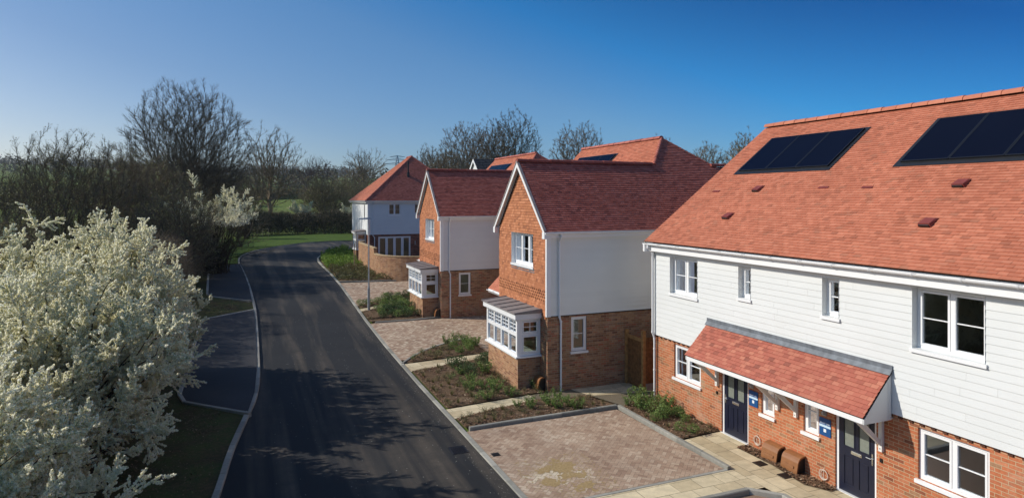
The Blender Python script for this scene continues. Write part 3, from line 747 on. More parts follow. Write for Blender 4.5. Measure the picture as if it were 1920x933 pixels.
    def sp(v):
        z = zE + v * V.z; r_ = AX + (eE - AX) * (ZA - z) / (ZA - zE)
        return (xf if z < ZR - .01 else xw(z), r_)
    mb = MB(); tiles(mb, (0, e0, zE), U, V, Nn, sp, 0, HA - .01, .1, .165, .017, seed=11 + second)
    mb.build('roof_slope', T_ROOF2, h)
    mb = MB()
    mb.face([(xf, e0, zE), (eE, e0, zE), (AX, apexY, ZA), (15.1, YM, ZR), (xf, YM, ZR)])
    mb.face([(xf, e1, zE), (15.1 + 0, e1, zE), (15.1, YM, ZR), (xf, YM, ZR)])
    YG = 29.75 + dy
    mb.face([(12.65, YM - 2, zE), (12.65, YG, zE), (AX, YG, ZA), (AX, apexY, ZA)])
    mb.face([(eE, e0, zE), (eE, YG, zE), (AX, YG, ZA), (AX, apexY, ZA)])
    mb.build('roof_underlay', FELT, h)
    # far slope of the wing (faces away)
    Vb = Vector((0, -1, m_)).normalized(); mb = MB()
    tiles(mb, (0, e1, zE), U, Vb, Vector((0, m_, 1)).normalized(), lambda v: (xf, xw(zE + v * Vb.z)), 0, (ZR - zE) / Vb.z, .1, .165, .02, seed=14)
    mb.build('roof_slope', T_ROOF2, h)
    # west slope of main block
    Vw = Vector((1, 0, 1)).normalized(); Nw = Vector((-1, 0, 1)).normalized(); HW = (ZA - zE) / Vw.z
    def spw(v):
        z = zE + v * Vw.z
        lo = YM + (ZR - z) / m_ if z < ZR else e0 + (z - zE) / m_
        return (lo, YG)
    mb = MB(); xw0 = xw(zE)
    pvz0 = (7.35 + Z - zE) / Vw.z; pvz1 = (8.55 + Z - zE) / Vw.z
    tiles(mb, (xw0, 0, zE), (0, 1, 0), Vw, Nw, spw, 0, HW, .1, .165, .02, seed=15)
    mb.build('roof_slope', T_ROOF, h)
    pv = pv_array(h, Vector((xw0, 0, zE)), Vector((0, 1, 0)), Vw, Nw, 25.5 + dy, 29.0 + dy, pvz0, pvz1, 3)
    mb = MB(); ridge_tiles(mb, (xf - .02, YM, ZR + .03), (15.0, YM, ZR + .03)); mb.build('ridge_tiles', T_RIDGE, h); mb = MB(); ridge_tiles(mb, (17.9, YM, ZR + .03), (21, YM, ZR + .03)); mb.build('ridge_tiles', T_RIDGE, h)
    mb = MB(); ridge_tiles(mb, (AX, apexY, ZA + .03), (AX, YG, ZA + .03)); mb.build('ridge_tiles', T_ROOF2, h); mb = MB()
    ridge_tiles(mb, (15.1, YM, ZR + .02), (AX, apexY, ZA + .02), .075, .16); mb.build('hip_tiles', T_ROOF2, h); mb = MB(); ridge_tiles(mb, (eE, e0, zE + .02), (AX, apexY, ZA + .02), .06, .16)
    mb.build('hip_tiles', T_ROOF2, h)
    # rear wing (far side)
    mb = MB(); mb.face([(17.5, e0, zE), (23, e0, zE), (23, YM, ZR - .03), (17.5, YM, ZR - .03)]); mb.face([(17.5, e1, zE), (23, e1, zE), (23, YM, ZR - .03), (17.5, YM, ZR - .03)]); mb.build('rear_roof', T_ROOF2, h)
    # verges and bargeboards
    mb = MB()
    for s, ee in ((1, e0), (-1, e1)):
        a = Vector((xf, ee, zE)); b = Vector((xf, YM, ZR)); dn = Vector((0, 0, -1))
        for (xx0, xx1, t0, t1, mt) in ((xf - .01, xf + .02, .0, .17, 0),):
            mb.box8([(xx0, a.y, a.z - t1), (xx1, a.y, a.z - t1), (xx1, b.y, b.z - t1 * 1.25), (xx0, b.y, b.z - t1 * 1.25), (xx0, a.y, a.z - .012), (xx1, a.y, a.z - .012), (xx1, b.y, b.z - .012), (xx0, b.y, b.z - .012)])
        # boxed foot
        f0, f1 = sorted((ee - s * .02, ee + s * .17))
        mb.box(xf - .025, xf + .16, f0, f1, zE - .24, zE - .02)
    mb.build('bargeboard', UPVC, h)
    mb = MB()
    for s, ee in ((1, e0), (-1, e1)):
        a = Vector((0, ee, zE)); b = Vector((0, YM, ZR))
        mb.box8([(xf - .03, a.y, a.z - .012), (xf + .06, a.y, a.z - .012), (xf + .06, b.y, b.z - .012), (xf - .03, b.y, b.z - .012), (xf - .03, a.y, a.z + .035), (xf + .06, a.y, a.z + .035), (xf + .06, b.y, b.z + .035), (xf - .03, b.y, b.z + .035)])
    mb.build('verge_trim', VERGEM, h)
    mb = MB(); mb.face([(xf, e0, zE - .03), (xf, YM, ZR - .03), (X0, YM, ZR - .1), (X0, e0, zE - .1)]); mb.face([(xf, e1, zE - .03), (xf, YM, ZR - .03), (X0, YM, ZR - .1), (X0, e1, zE - .1)])
    mb.build('soffit', UPVC, h)
    # eaves: fascia, soffit, gutter
    mb = MB(); mb.box(X0 - .02, eE, e0 + .03, e0 + .05, zE - .21, zE - .01); mb.box(X0, eE, e0 + .05, Y0 + .02, zE - .21, zE - .19); mb.build('eaves_fascia', UPVC, h)
    gutter(h, (xf, e0 - .03, zE - .035), (eE, e0 - .03, zE - .035), (0, -1, 0))
    gutter(h, (xf, e1 + .03, zE - .035), (12.8, e1 + .03, zE - .035), (0, 1, 0))
    gy = Y0 - .07
    downpipe(h, [(9.72, e0 - .03, zE - .09), (9.72, e0 - .03, zE - .16), (9.72, gy, zE - .34), (9.72, gy, ZC - .03), (9.79, gy + .03, ZC - .2), (9.79, gy + .03, base)])
    # porch roof in the recess beyond the wing
    mb = MB(); p0, p1 = Y1 + .3, Y1 + 3.2
    zp = 2.5 + Z
    tiles(mb, (10.0, 0, zp), (0, 1, 0), Vw, Nw, lambda v: (p0, p1), 0, 1.5, .1, .165, .018, seed=17); pr = mb.build('porch_roof', T_ROOF, h)
    mb = MB(); mb.box8([(10.0, p0, zp - .15), (12.9, p0, zp - .15), (12.9, p1, zp - .15), (10.0, p1, zp - .15), (10.0, p0, zp - .004), (11.1, p0, zp + 1.05), (11.1, p1, zp + 1.05), (10.0, p1, zp - .004)])
    mb.build('porch_soffit', UPVC, h)
    gutter(h, (9.95, p0, zp - .03), (9.95, p1, zp - .03), (-1, 0, 0))
    # brick pier at the corner recess + meter box
    meter_box(h, X0, Y0 + .38, .12 + zg(Y0) + Z * 0, .5, brown=True)
    return h
def pv_array(parent, O, U, V, Nn, u0, u1, v0, v1, n):
    P = lambda u, v, k: O + U * u + V * v + Nn * k
    mb = MB(); mb.box8([P(u0 - .12, v0 - .16, .02), P(u1 + .12, v0 - .16, .02), P(u1 + .12, v1 + .08, .02), P(u0 - .12, v1 + .08, .02), P(u0 - .12, v0 - .16, .032), P(u1 + .12, v0 - .16, .032), P(u1 + .12, v1 + .08, .032), P(u0 - .12, v1 + .08, .032)])
    o = mb.build('solar_array', PVFRAME, parent)
    w = (u1 - u0) / n
    for k in range(n):
        a = u0 + k * w + .008; b = u0 + (k + 1) * w - .008; fr = MB(); t = .024
        def bx(m, a, b, c, d, h0, h1): m.box8([P(a, c, h0), P(b, c, h0), P(b, d, h0), P(a, d, h0), P(a, c, h1), P(b, c, h1), P(b, d, h1), P(a, d, h1)])
        g = MB(); bx(g, a + t, b - t, v0 + t, v1 - t, .034, .068); g.build('solar_panel', PVG, o)
        bx(fr, a, b, v0, v0 + t, .034, .075); bx(fr, a, b, v1 - t, v1, .034, .075); bx(fr, a, a + t, v0 + t, v1 - t, .034, .075); bx(fr, b - t, b, v0 + t, v1 - t, .034, .075)
        fr.build('panel_frame', PVEDGE, o)
    return o
def meter_box(parent, X, yc, z, w, brown=True):
    """semi-concealed box: rounded top rising to the wall"""
    prof = [(.29, 0), (.285, .08), (.25, .26), (.225, .32), (.18, .365), (.12, .39), (.04, .40), (0, .40)]
    mb = MB(); y0, y1 = yc - w / 2, yc + w / 2
    P = lambda y, d, h, k=1.: (X - .003 - d * k, y, z + h * k)
    for j in range(len(prof) - 1):
        mb.face([P(y0, *prof[j]), P(y0, *prof[j + 1]), P(y1, *prof[j + 1]), P(y1, *prof[j])])
        for y in (y0, y1): mb.face([P(y, *prof[j]), P(y, *prof[j + 1]), P(y, *prof[j + 1], .9), P(y, *prof[j], .9)])
    # lip round the lid; black sheet in each end stands for the shade inside
    o = mb.build('meter_box', BROWNP, parent)
    for y, s_ in ((y0, 1), (y1, -1)):
        e = MB(); e.face([P(y + s_ * .03, 0, 0, .9)] + [P(y + s_ * .03, *q, .92) for q in prof]); e.build('end_shade', BLACK, o)
    e = MB(); e.box8([P(y0 + .1, .283, .12), P(y1 - .1, .283, .12), P(y1 - .1, .300, .12), P(y0 + .1, .300, .12), P(y0 + .1, .270, .17), P(y1 - .1, .270, .17), P(y1 - .1, .288, .17), P(y0 + .1, .288, .17)]); e.build('lid_handle', BROWNP, o)
    return o
T_RIDGE = m_tile('ridge_tile_red', [(0, (.26, .07, .05)), (.5, (.34, .09, .065)), (1, (.40, .12, .09))])
VERGEM = simple('verge_grey', (.34, .29, .27), .7, .3, .15, 8)
LEADB = simple('bay_roof_lead', (.24, .21, .20), .6, .3, .15, 8)
PVEDGE = simple('panel_edge', (.012, .013, .017), .35, .5)
CLADP = m_clad('pinkish_cladding_board', (.79, .755, .735))
gabled_house(0, 0, 'nearer gabled brown brick house with tile-hung front and three-light window')
gabled_house(12.8, .19, 'farther gabled house with tile-hung front, behind the lamp post', True)

# ------------------------------------------------------------------ terrace
def terrace():
    X = 12.19; XC = 12.13; Y0 = -2.; Y1 = 17.42; ZC = 2.17; ZR = 9.04
    h = empty('terrace_house', (X, 9, 0), 'large terrace with orange tiled roof, solar panels, white cladding and red brick', 'house')
    w = WX(X); wc = WX(XC)
    ground = [(15.13, 16.4, 1.04, 2.06), (13.22, 14.25, .0, 2.1), (12.31, 12.76, 1.04, 2.06), (10.96, 11.41, 1.04, 2.06), (9.5, 10.52, 0, 2.1), (7.28, 8.6, 1.04, 2.05), (3, 4.2, 1.04, 2.05)]
    upper = [(15.2, 16.5, 3.62, 4.75), (13.06, 13.5, 3.9, 4.75), (10.36, 10.8, 3.88, 4.75), (7.31, 8.66, 3.6, 4.80), (3, 4.3, 3.6, 4.8)]
    mb = MB(); plain_wall(mb, w, Y0, Y1 - .1, -.1, ZC + .05, ground, .1)
    mb.face([(X, Y1 - .1, -.1), (22, Y1 - .1, -.1), (22, Y1 - .1, 5.2), (X, Y1 - .1, 5.2)]); mb.face([(12.3, Y1 - .1, 5.15), (21.7, Y1 - .1, 5.15), (16.97, Y1 - .1, 8.9)])
    mb.face([(22, Y0, -.1), (22, Y1 - .1, -.1), (22, Y1 - .1, 5.2), (22, Y0, 5.2)]); mb.face([(X, Y0, -.1), (22, Y0, -.1), (22, Y0, 5.2), (X, Y0, 5.2)]); mb.face([(12.3, Y0, 5.15), (21.7, Y0, 5.15), (16.97, Y0, 8.9)])
    mb.build('brick_wall', B_RED, h)
    # dentil course
    mb = MB(); y = Y0
    while y < Y1 - .2:
        mb.box(X - .028, X + .0, y + .115, y + .2, ZC - .07, ZC - .004); y += .225
    mb.build('dentil_course', FELTB, h)
    mb = MB(); boards(mb, wc, Y0, Y1 - .06, ZC, 4.88, upper, .15, .011); 
    for hh in upper: reveal(mb, wc, hh, .2, 0, .024)
    boards(mb, Wall((0, Y1, 0), (1, 0, 0), (0, 1, 0)), XC, 22, ZC, 5.2)
    mb.face([(XC, Y0, ZC), (X, Y0, ZC), (X, Y1, ZC), (XC, Y1, ZC)])
    mb.build('front_cladding', CLAD, h)
    mb = MB(); mb.box(XC - .03, XC + .06, Y1 - .07, Y1 + .02, ZC - .01, 4.88); mb.build('corner_board', UPVC, h)
    for a in ground:
        if a[2] < .5: continue
        window(h, w, *a, lites=2 if a[1] - a[0] > .8 else 1, rec=.05, bars=1)
    for a in upper: window(h, wc, *a, lites=2 if a[1] - a[0] > .8 else 1, rec=.13, bars=1)
    room(h, X + .35, X + 4.5, Y0 + .2, Y1 - .4, .12, 2.2); room(h, X + .35, X + 4.5, Y0 + .2, Y1 - .4, 2.7, 5.0)
    mb = MB()
    for yy in (6.2, 9.0, 11.85, 14.7): mb.box(X + .3, X + 4.4, yy, yy + .1, .12, 2.2); mb.box(X + .3, X + 4.4, yy, yy + .1, 2.7, 5.0)
    mb.build('partition', PLAST, h)
    # doors
    for (a, b, hand) in ((13.22, 14.25, 1), (9.5, 10.52, 0)):
        door(h, w, a, b, hand)
    # roof
    E = Vector((11.85, 0, 5.16)); m_ = (ZR - 5.16) / (16.97 - 11.85); V = Vector((1, 0, m_)).normalized(); Nn = Vector((-m_, 0, 1)).normalized(); U = Vector((0, 1, 0))
    H = (ZR - 5.16) / V.z; yv = Y1 + .1
    s = lambda x: (x - 11.85) / V.x
    mb = MB(); tiles(mb, E, U, V, Nn, lambda v: (Y0, yv), 0, H - .03, .1, .165, .015, seed=21)
    mb.build('roof_tiles', T_ROOF, h)
    mb = MB(); mb.face([(11.85, Y0, 5.155), (11.85, yv, 5.155), (16.97, yv, ZR - .005), (16.97, Y0, ZR - .005)]); mb.face([(22.1, Y0, 5.155), (22.1, yv, 5.155), (16.97, yv, ZR - .005), (16.97, Y0, ZR - .005)]); mb.build('roof_underlay', FELT, h)
    mb = MB(); ridge_tiles(mb, (16.97, Y0, ZR + .05), (16.97, yv, ZR + .05), .125, .45); mb.build('ridge_tiles', T_ROOF, h)
    # mortared verge
    mb = MB(); mb.box8([(11.86, yv - .03, 5.10), (16.97, yv - .03, ZR - .06), (16.97, yv - .002, ZR - .06), (11.86, yv - .002, 5.10), (11.86, yv - .03, 5.155), (16.97, yv - .03, ZR - .003), (16.97, yv - .002, ZR - .003), (11.86, yv - .002, 5.155)])
    mb.build('verge', CONC, h)
    pv_array(h, E, U, V, Nn, 12.98, 16.45, s(14.8), s(16.25), 3)
    pv_array(h, E, U, V, Nn, 6.2, 10.87, s(14.8), s(16.28), 4)
    # roof vents
    for (xx, yy) in ((14.02, 14.79), (12.97, 14.87), (14.07, 8.96), (12.99, 8.94)):
        v = s(xx); P = lambda u, vv, k: E + U * u + V * vv + Nn * k
        mb = MB(); a0, a1 = yy - .14, yy + .14
        mb.box8([P(a0, v - .14, .02), P(a1, v - .14, .02), P(a1, v + .16, .02), P(a0, v + .16, .02), P(a0 + .02, v - .12, .10), P(a1 - .02, v - .12, .10), P(a1 - .03, v + .12, .06), P(a0 + .03, v + .12, .06)])
        o = mb.build('roof_vent', VENT, h)
        mb = MB(); mb.box8([P(a0 + .03, v - .15, .022), P(a1 - .03, v - .15, .022), P(a1 - .03, v - .135, .022), P(a0 + .03, v - .135, .022), P(a0 + .03, v - .15, .075), P(a1 - .03, v - .15, .075), P(a1 - .03, v - .135, .08), P(a0 + .03, v - .135, .08)]); mb.build('vent_slot', BLACK, o)
    for (xx, yy) in ((14.0, 12.47), (13.98, 11.16), (13.92, 16.55)):
        v = s(xx); mb = MB(); P = lambda u, vv, k: E + U * u + V * vv + Nn * k
        mb.box8([P(yy - .15, v, .02), P(yy + .15, v, .02), P(yy + .15, v + .09, .02), P(yy - .15, v + .09, .02), P(yy - .15, v, .032), P(yy + .15, v, .032), P(yy + .15, v + .09, .022), P(yy - .15, v + .09, .022)])
        mb.build('tile_vent', VENT, h)
    # eaves
    mb = MB(); mb.box(11.93, 11.95, Y0, Y1 + .06, 4.86, 5.12); mb.box(11.95, XC + .05, Y0, Y1 + .06, 4.86, 4.88); mb.box(11.80, 12.0, Y1 - .0, Y1 + .09, 4.84, 5.10); mb.build('eaves_fascia', UPVC, h)
    gutter(h, (11.86, Y0, 5.10), (11.86, Y1 + .14, 5.10), (-1, 0, 0))
    gp = 12.04
    downpipe(h, [(11.86, 17.32, 5.05), (11.86, 17.32, 4.98), (gp, 17.32, 4.8), (gp, 17.32, 2.25), (12.1, 17.30, 2.05), (12.1, 17.30, .02)])
    downpipe(h, [(11.86, 6.35, 5.05), (11.86, 6.35, 4.98), (gp, 6.35, 4.8), (gp, 6.35, 2.25), (12.1, 6.35, 2.05), (12.1, 6.35, .02)])
    # canopy
    xo = 11.3; zo = 2.17; zt = 3.03; c0, c1 = 9.10, 14.72
    Vc = Vector((X - .06 - xo, 0, zt - zo)).normalized(); Nc = Vector((-Vc.z, 0, Vc.x)); Hc = Vector((X - .06 - xo, 0, zt - zo)).length
    mb = MB(); tiles(mb, (xo, 0, zo), U, Vc, Nc, lambda v: (c0, c1), 0, Hc - .1, .1, .165, .016, seed=31); can = mb.build('canopy_tiles', T_CANOPY, h)
    mb = MB(); P = lambda u, vv, k: Vector((xo, 0, zo)) + U * u + Vc * vv + Nc * k
    mb.box8([P(c0, -.0, -.03), P(c1, -.0, -.03), P(c1, Hc, -.03), P(c0, Hc, -.03), P(c0 - .004, .0, .001), P(c1 + .004, .0, .001), P(c1 + .004, Hc, .001), P(c0 - .004, Hc, .001)]); mb.build('canopy_deck', FELT, can)
    mb = MB(); mb.box(xo + .03, xo + .05, c0 + .02, c1 - .02, zo - .13, zo - .02); mb.build('canopy_fascia', UPVC, can)
    mb = MB(); mb.box(xo + .055, X - .003, c0 + .02, c1 - .02, zo - .115, zo - .095); mb.build('canopy_soffit', UPVC, can)
    for yy in (c0, c1 - .03):
        mb = MB(); mb.box8([(xo + .03, yy, zo - .13), (XC - .02, yy, zo - .13), (XC - .02, yy + .03, zo - .13), (xo + .03, yy + .03, zo - .13), (xo + .03, yy, zo - .04), (XC - .02, yy, zt - .05), (XC - .02, yy + .03, zt - .05), (xo + .03, yy + .03, zo - .04)])
        if yy == c0: mb.box(XC - .12, XC - .03, yy - .006, yy, zo - .1, zt - .2)
        mb.build('canopy_end_panel', CLAD, can)
    mb = MB(); mb.box8([P(c0 - .03, Hc - .13, .03), P(c1 + .03, Hc - .13, .03), P(c1 + .03, Hc + .0, .03), P(c0 - .03, Hc + .0, .03), P(c0 - .03, Hc - .13, .04), P(c1 + .03, Hc - .13, .04), P(c1 + .03, Hc - .01, .055), P(c0 - .03, Hc - .01, .055)])
    mb.box(XC - .04, XC - .028, c0 - .03, c1 + .03, zt - .02, zt + .12)
    mb.build('canopy_flashing', LEAD, can)
    for i, yy in enumerate((14.4, 12.18, 11.6, 9.36)):
        mb = MB(); mb.box(X - .075, X - .002, yy - .04, yy + .04, 1.3, zo - .116)
        mb.box8([(X - .075, yy - .03, 1.42), (X - .076, yy + .03, 1.42), (X - .076, yy + .03, 1.52), (X - .075, yy - .03, 1.52), (xo + .16, yy - .03, zo - .20), (xo + .16, yy + .03, zo - .20), (xo + .24, yy + .03, zo - .117), (xo + .24, yy - .03, zo - .117)])
        mb.box(xo + .1, X - .076, yy - .035, yy + .035, zo - .17, zo - .1165)
        mb.tube((X - .076, yy, 1.36), (X - .08, yy, 1.36), .012, .012, 8, mat=1)
        mb.build('canopy_bracket', [WOODW, BLACK], can)
    # wall lamps, bells, meter boxes
    for yy in (13.05, 10.78):
        mb = MB(); mb.box(X - .05, X - .002, yy - .045, yy + .045, 1.6, 1.72); mb.box(X - .1, X - .05, yy - .03, yy + .03, 1.63, 1.69); mb.build('wall_lamp', GALV, h)
    for yy in (14.42, 9.38):
        mb = MB(); mb.box(X - .03, X - .002, yy - .025, yy + .025, 1.06, 1.14); mb.build('door_bell', BLACK, h)
    for yy in (12.22, 11.58): meter_box(h, X, yy, .06, .5)
    # pale band of splashed mortar at the foot
    return h
def door(parent, w, a, b, hand):
    top = 2.1; mb = MB(); f = .065; n1 = -.04; n0 = -.1
    mb.fbox(w, a, a + f, .06, top - f, n0, n1); mb.fbox(w, b - f, b, .06, top - f, n0, n1); mb.fbox(w, a, b, top - f, top, n0, n1)
    mb.fbox(w, a - .02, b + .02, .0, .06, -.1, .03)
    fr = mb.build('door_frame', UPVC, parent)
    d0, d1 = a + f + .003, b - f - .003; z0, z1 = .07, top - f - .004; m1 = n1 - .006; m0 = n1 - .05
    mb = MB(); W_ = d1 - d0
    # slab with recessed panels / lights
    cols = [(d0 + .15 * W_, d0 + .43 * W_), (d0 + .57 * W_, d0 + .85 * W_)]
    rows_l = (z0 + .17, z0 + .80); rows_g = (z0 + 1.02, z1 - .14)
    holes = [(*c, *r) for c in cols for r in (rows_l, rows_g)]
    us = sorted({d0, d1, *[x for hh in holes for x in hh[:2]]}); zs = sorted({z0, z1, *rows_l, *rows_g})
    for p, q in zip(us, us[1:]):
        for r, s in zip(zs, zs[1:]):
            if any(hh[0] < (p + q) / 2 < hh[1] and hh[2] < (r + s) / 2 < hh[3] for hh in holes): continue
            mb.face([w.p(p, r, m1), w.p(q, r, m1), w.p(q, s, m1), w.p(p, s, m1)])
    for hh in holes:
        reveal(mb, w, hh, .02 - m1, 0, m1)
        if hh[2] == rows_l[0]:
            mb.fbox(w, hh[0], hh[1], hh[2], hh[3], m1 - .03, m1 - .014); mb.fbox(w, hh[0] + .035, hh[1] - .035, hh[2] + .035, hh[3] - .035, m1 - .014, m1 - .002)
        else:
            t = .022
            for q in ((hh[0] - t, hh[1] + t, hh[2] - t, hh[2]), (hh[0] - t, hh[1] + t, hh[3], hh[3] + t), (hh[0] - t, hh[0], hh[2], hh[3]), (hh[1], hh[1] + t, hh[2], hh[3])):
                mb.fbox(w, *q, m1, m1 + .01)
    d = mb.build('front_door', NAVY, parent)
    mb = MB()
    for c in cols: mb.fbox(w, *c, *rows_g, m1 - .03, m1 - .012)
    mb.build('door_glass', FROST, d)
    mb = MB(); cy = (d0 + d1) / 2; mb.fbox(w, cy - .13, cy + .13, z0 + .88, z0 + .95, m1, m1 + .012); mb.fbox(w, cy - .11, cy + .11, z0 + .893, z0 + .937, m1 + .012, m1 + .018); mb.build('letter_box', CHROME, d)
    hy = d0 + .055 if not hand else d1 - .055; sg = 1 if not hand else -1
    mb = MB(); mb.fbox(w, hy - .017, hy + .017, z0 + .82, z0 + 1.06, m1, m1 + .01); mb.tube(w.p(hy, z0 + .96, m1), w.p(hy, z0 + .96, m1 + .05), .01); mb.tube(w.p(hy, z0 + .96, m1 + .05), w.p(hy + sg * .12, z0 + .96, m1 + .05), .01); mb.build('door_handle', CHROME, d)
FELTB = simple('dark_joint', (.10, .045, .03), .9, .1)
terrace()

# signs by the front doors
def text_mesh(s, size, mat_, W, u, z, n, parent, name='sign_text', align='CENTER'):
    cu = bpy.data.curves.new('t', 'FONT'); cu.body = s; cu.size = size; cu.align_x = align; cu.align_y = 'CENTER'; cu.extrude = .0008
    ob = bpy.data.objects.new('t', cu); C.objects.link(ob); dg = bpy.context.evaluated_depsgraph_get(); me = bpy.data.meshes.new_from_object(ob.evaluated_get(dg)); bpy.data.objects.remove(ob)
    me.name = name; me.materials.clear(); me.materials.append(mat_)
    # facing -X: text right = -Y (reader looks toward +X), up = Z
    M = Matrix(((0, 0, -1, 0), (-1, 0, 0, 0), (0, 1, 0, 0), (0, 0, 0, 1))); M.translation = W.p(u, z, n); me.transform(M)
    o = bpy.data.objects.new(name, me); C.objects.link(o); o.parent = parent; o.matrix_parent_inverse = Matrix.Translation(-Vector(parent.location)); return o
SBLUE = simple('sign_blue', (.008, .075, .24), .35, .5, .05); SWHITE = simple('sign_white', (.75, .80, .85), .4, .5, .02); SLIGHT = simple('sign_pale_band', (.55, .72, .85), .4, .5, .02)
for yy, tx, lab in ((13.02, 'PLOT 291', 'blue plot sign on the brick beside the farther front door'), (10.78, 'PLOT 290', 'blue plot sign on the brick beside the nearer front door')):
    w = WX(12.19); g = empty('plot_sign', (12.19, yy, 1.1), lab, 'sign', 'blue plot signs')
    mb = MB(); mb.fbox(w, yy - .155, yy + .155, 1.13, 1.53, .003, .02); mb.build('sign_board', SBLUE, g)
    mb = MB(); mb.fbox(w, yy - .155, yy + .155, 1.325, 1.375, .0205, .0215); mb.build('sign_band', SLIGHT, g)
    text_mesh(tx, .062, SWHITE, w, yy, 1.41, .022, g); text_mesh('SHOW HOME', .026, SBLUE, w, yy, 1.35, .0225, g) if False else None
    mb = MB(); mb.fbox(w, yy - .035, yy + .035, 1.215, 1.29, .0205, .0215); mb.build('sign_panel', SWHITE, g)
# cable coils
for yy, z, lab in ((12.87, .30, 'pale coil of cable on the wall by the farther front door'), (10.8, .24, 'pale coil of cable on the wall by the nearer front door')):
    mb = MB(); rnd = random.Random(int(yy * 10))
    for k in range(3):
        r = .095 + .012 * k; cx = rnd.uniform(-.012, .012); pts = [(12.19 - .02 - .008 * k, yy + cx + r * math.cos(t * .3), z + r * math.sin(t * .3)) for t in range(22)]
        mb.path(pts, .006, 5, cap=False)
    mb.path([(12.165, yy, z - .1), (12.165, yy + .02, z), (12.165, yy, z + .16)], .006, 5)
    tag(mb.build('cable_coil', CABLE), lab, 'cable', 'cable coils on the terrace wall')
# gullies on the path
for (xx, yy, lab) in ((11.6, 12.18, 'small dark drain grating in the slabs beside the farther meter box'), (11.63, 11.42, 'small dark drain grating in the slabs beside the nearer meter box'), (5.82, 15.2, 'small dark drain cover in the herringbone driveway')):
    mb = MB(); zt = .066 if xx > 6 else .052; s = .13 if xx > 6 else .1
    mb.box(xx - s, xx + s, yy - s, yy + s, zt - .04, zt)
    for k in range(5): mb.box(xx - s + .02, xx + s - .02, yy - s + .025 + k * (2 * s - .05) / 5, yy - s + .04 + k * (2 * s - .05) / 5, zt, zt + .006)
    tag(mb.build('drain_cover', GALVD if False else BLACK), lab, 'drain', 'drain covers')
mb = MB(); mb.box(4.85, 5.28, 15.72, 16.16, -.03, .006)
for k in range(6): mb.box(4.89, 5.24, 15.76 + k * .063, 15.79 + k * .063, .006, .014)
mb.box(4.85, 5.28, 15.70, 15.72, -.03, .012); mb.box(4.85, 5.28, 16.16, 16.18, -.03, .012)
tag(mb.build('road_gully', BLACK), 'black cast iron gully grating at the road edge', 'drain')

def grit():
    rg = np.random.default_rng(31); n = 900; x = np.concatenate([rg.uniform(.6, 5.4, n), rg.normal(5.3, .12, n)]); y = np.concatenate([rg.uniform(11, 36, n), rg.uniform(10, 50, n)]); k = (x > .6) & (x < 5.46)
    x, y = x[k], y[k]; z = np.array([zg(v) for v in y]) + .004; m = len(x); a = rg.uniform(0, 6.28, m); sz = rg.uniform(.005, .017, m); c = np.column_stack([x, y, z])
    u = np.column_stack([np.cos(a), np.sin(a), np.zeros(m)]) * sz[:, None]; v = np.column_stack([-np.sin(a), np.cos(a), np.full(m, .3)]) * sz[:, None] * .7
    tag(quads_obj('road_grit', np.stack([c - u, c - v, c + u, c + v], 1), KERB, tint=rg.random(m)), 'pale crumbs and grit scattered on the dark road', 'grit', kind='stuff')
grit()
# ------------------------------------------------------------------ side gate and fence
g = empty('garden_gate', (12.35, 18.9, 0), 'dark brown timber side gate between the gabled house and the terrace', 'gate')
mb = MB()
for yy in (18.3, 19.33): mb.box(12.3, 12.41, yy - .055, yy + .055, 0, 2.08 if yy < 19 else 1.95)
mb.build('gate_post', POSTW, g)
mb = MB(); y = 18.37
while y < 19.25: mb.box(12.35, 12.37, y, y + .095, .08, 1.8); y += .1
mb.build('gate_boards', FENCEW, g)
mb = MB(); mb.box(12.32, 12.35, 18.37, 19.26, 1.68, 1.8); mb.build('gate_rail', POSTW, g)
mb = MB(); mb.box(12.325, 12.348, 18.5, 18.53, .95, 1.1); mb.build('gate_latch', CHROME, g)
g = empty('timber_fence', (13.3, 18.25, 0), 'dark timber fence panel behind the downpipe of the terrace', 'fence')
mb = MB(); x = 12.42
while x < 16: mb.box(x, x + .095, 18.24, 18.26, .3, 1.85); x += .1
mb.build('fence_boards', FENCEW, g)
mb = MB()
for zz in (.5, 1.1, 1.65): mb.box(12.42, 16, 18.2, 18.24, zz, zz + .06)
mb.build('fence_rail', FENCEW, g)
mb = MB(); mb.box(12.42, 16, 18.22, 18.27, .0, .29); mb.build('gravel_board', CONC, g)

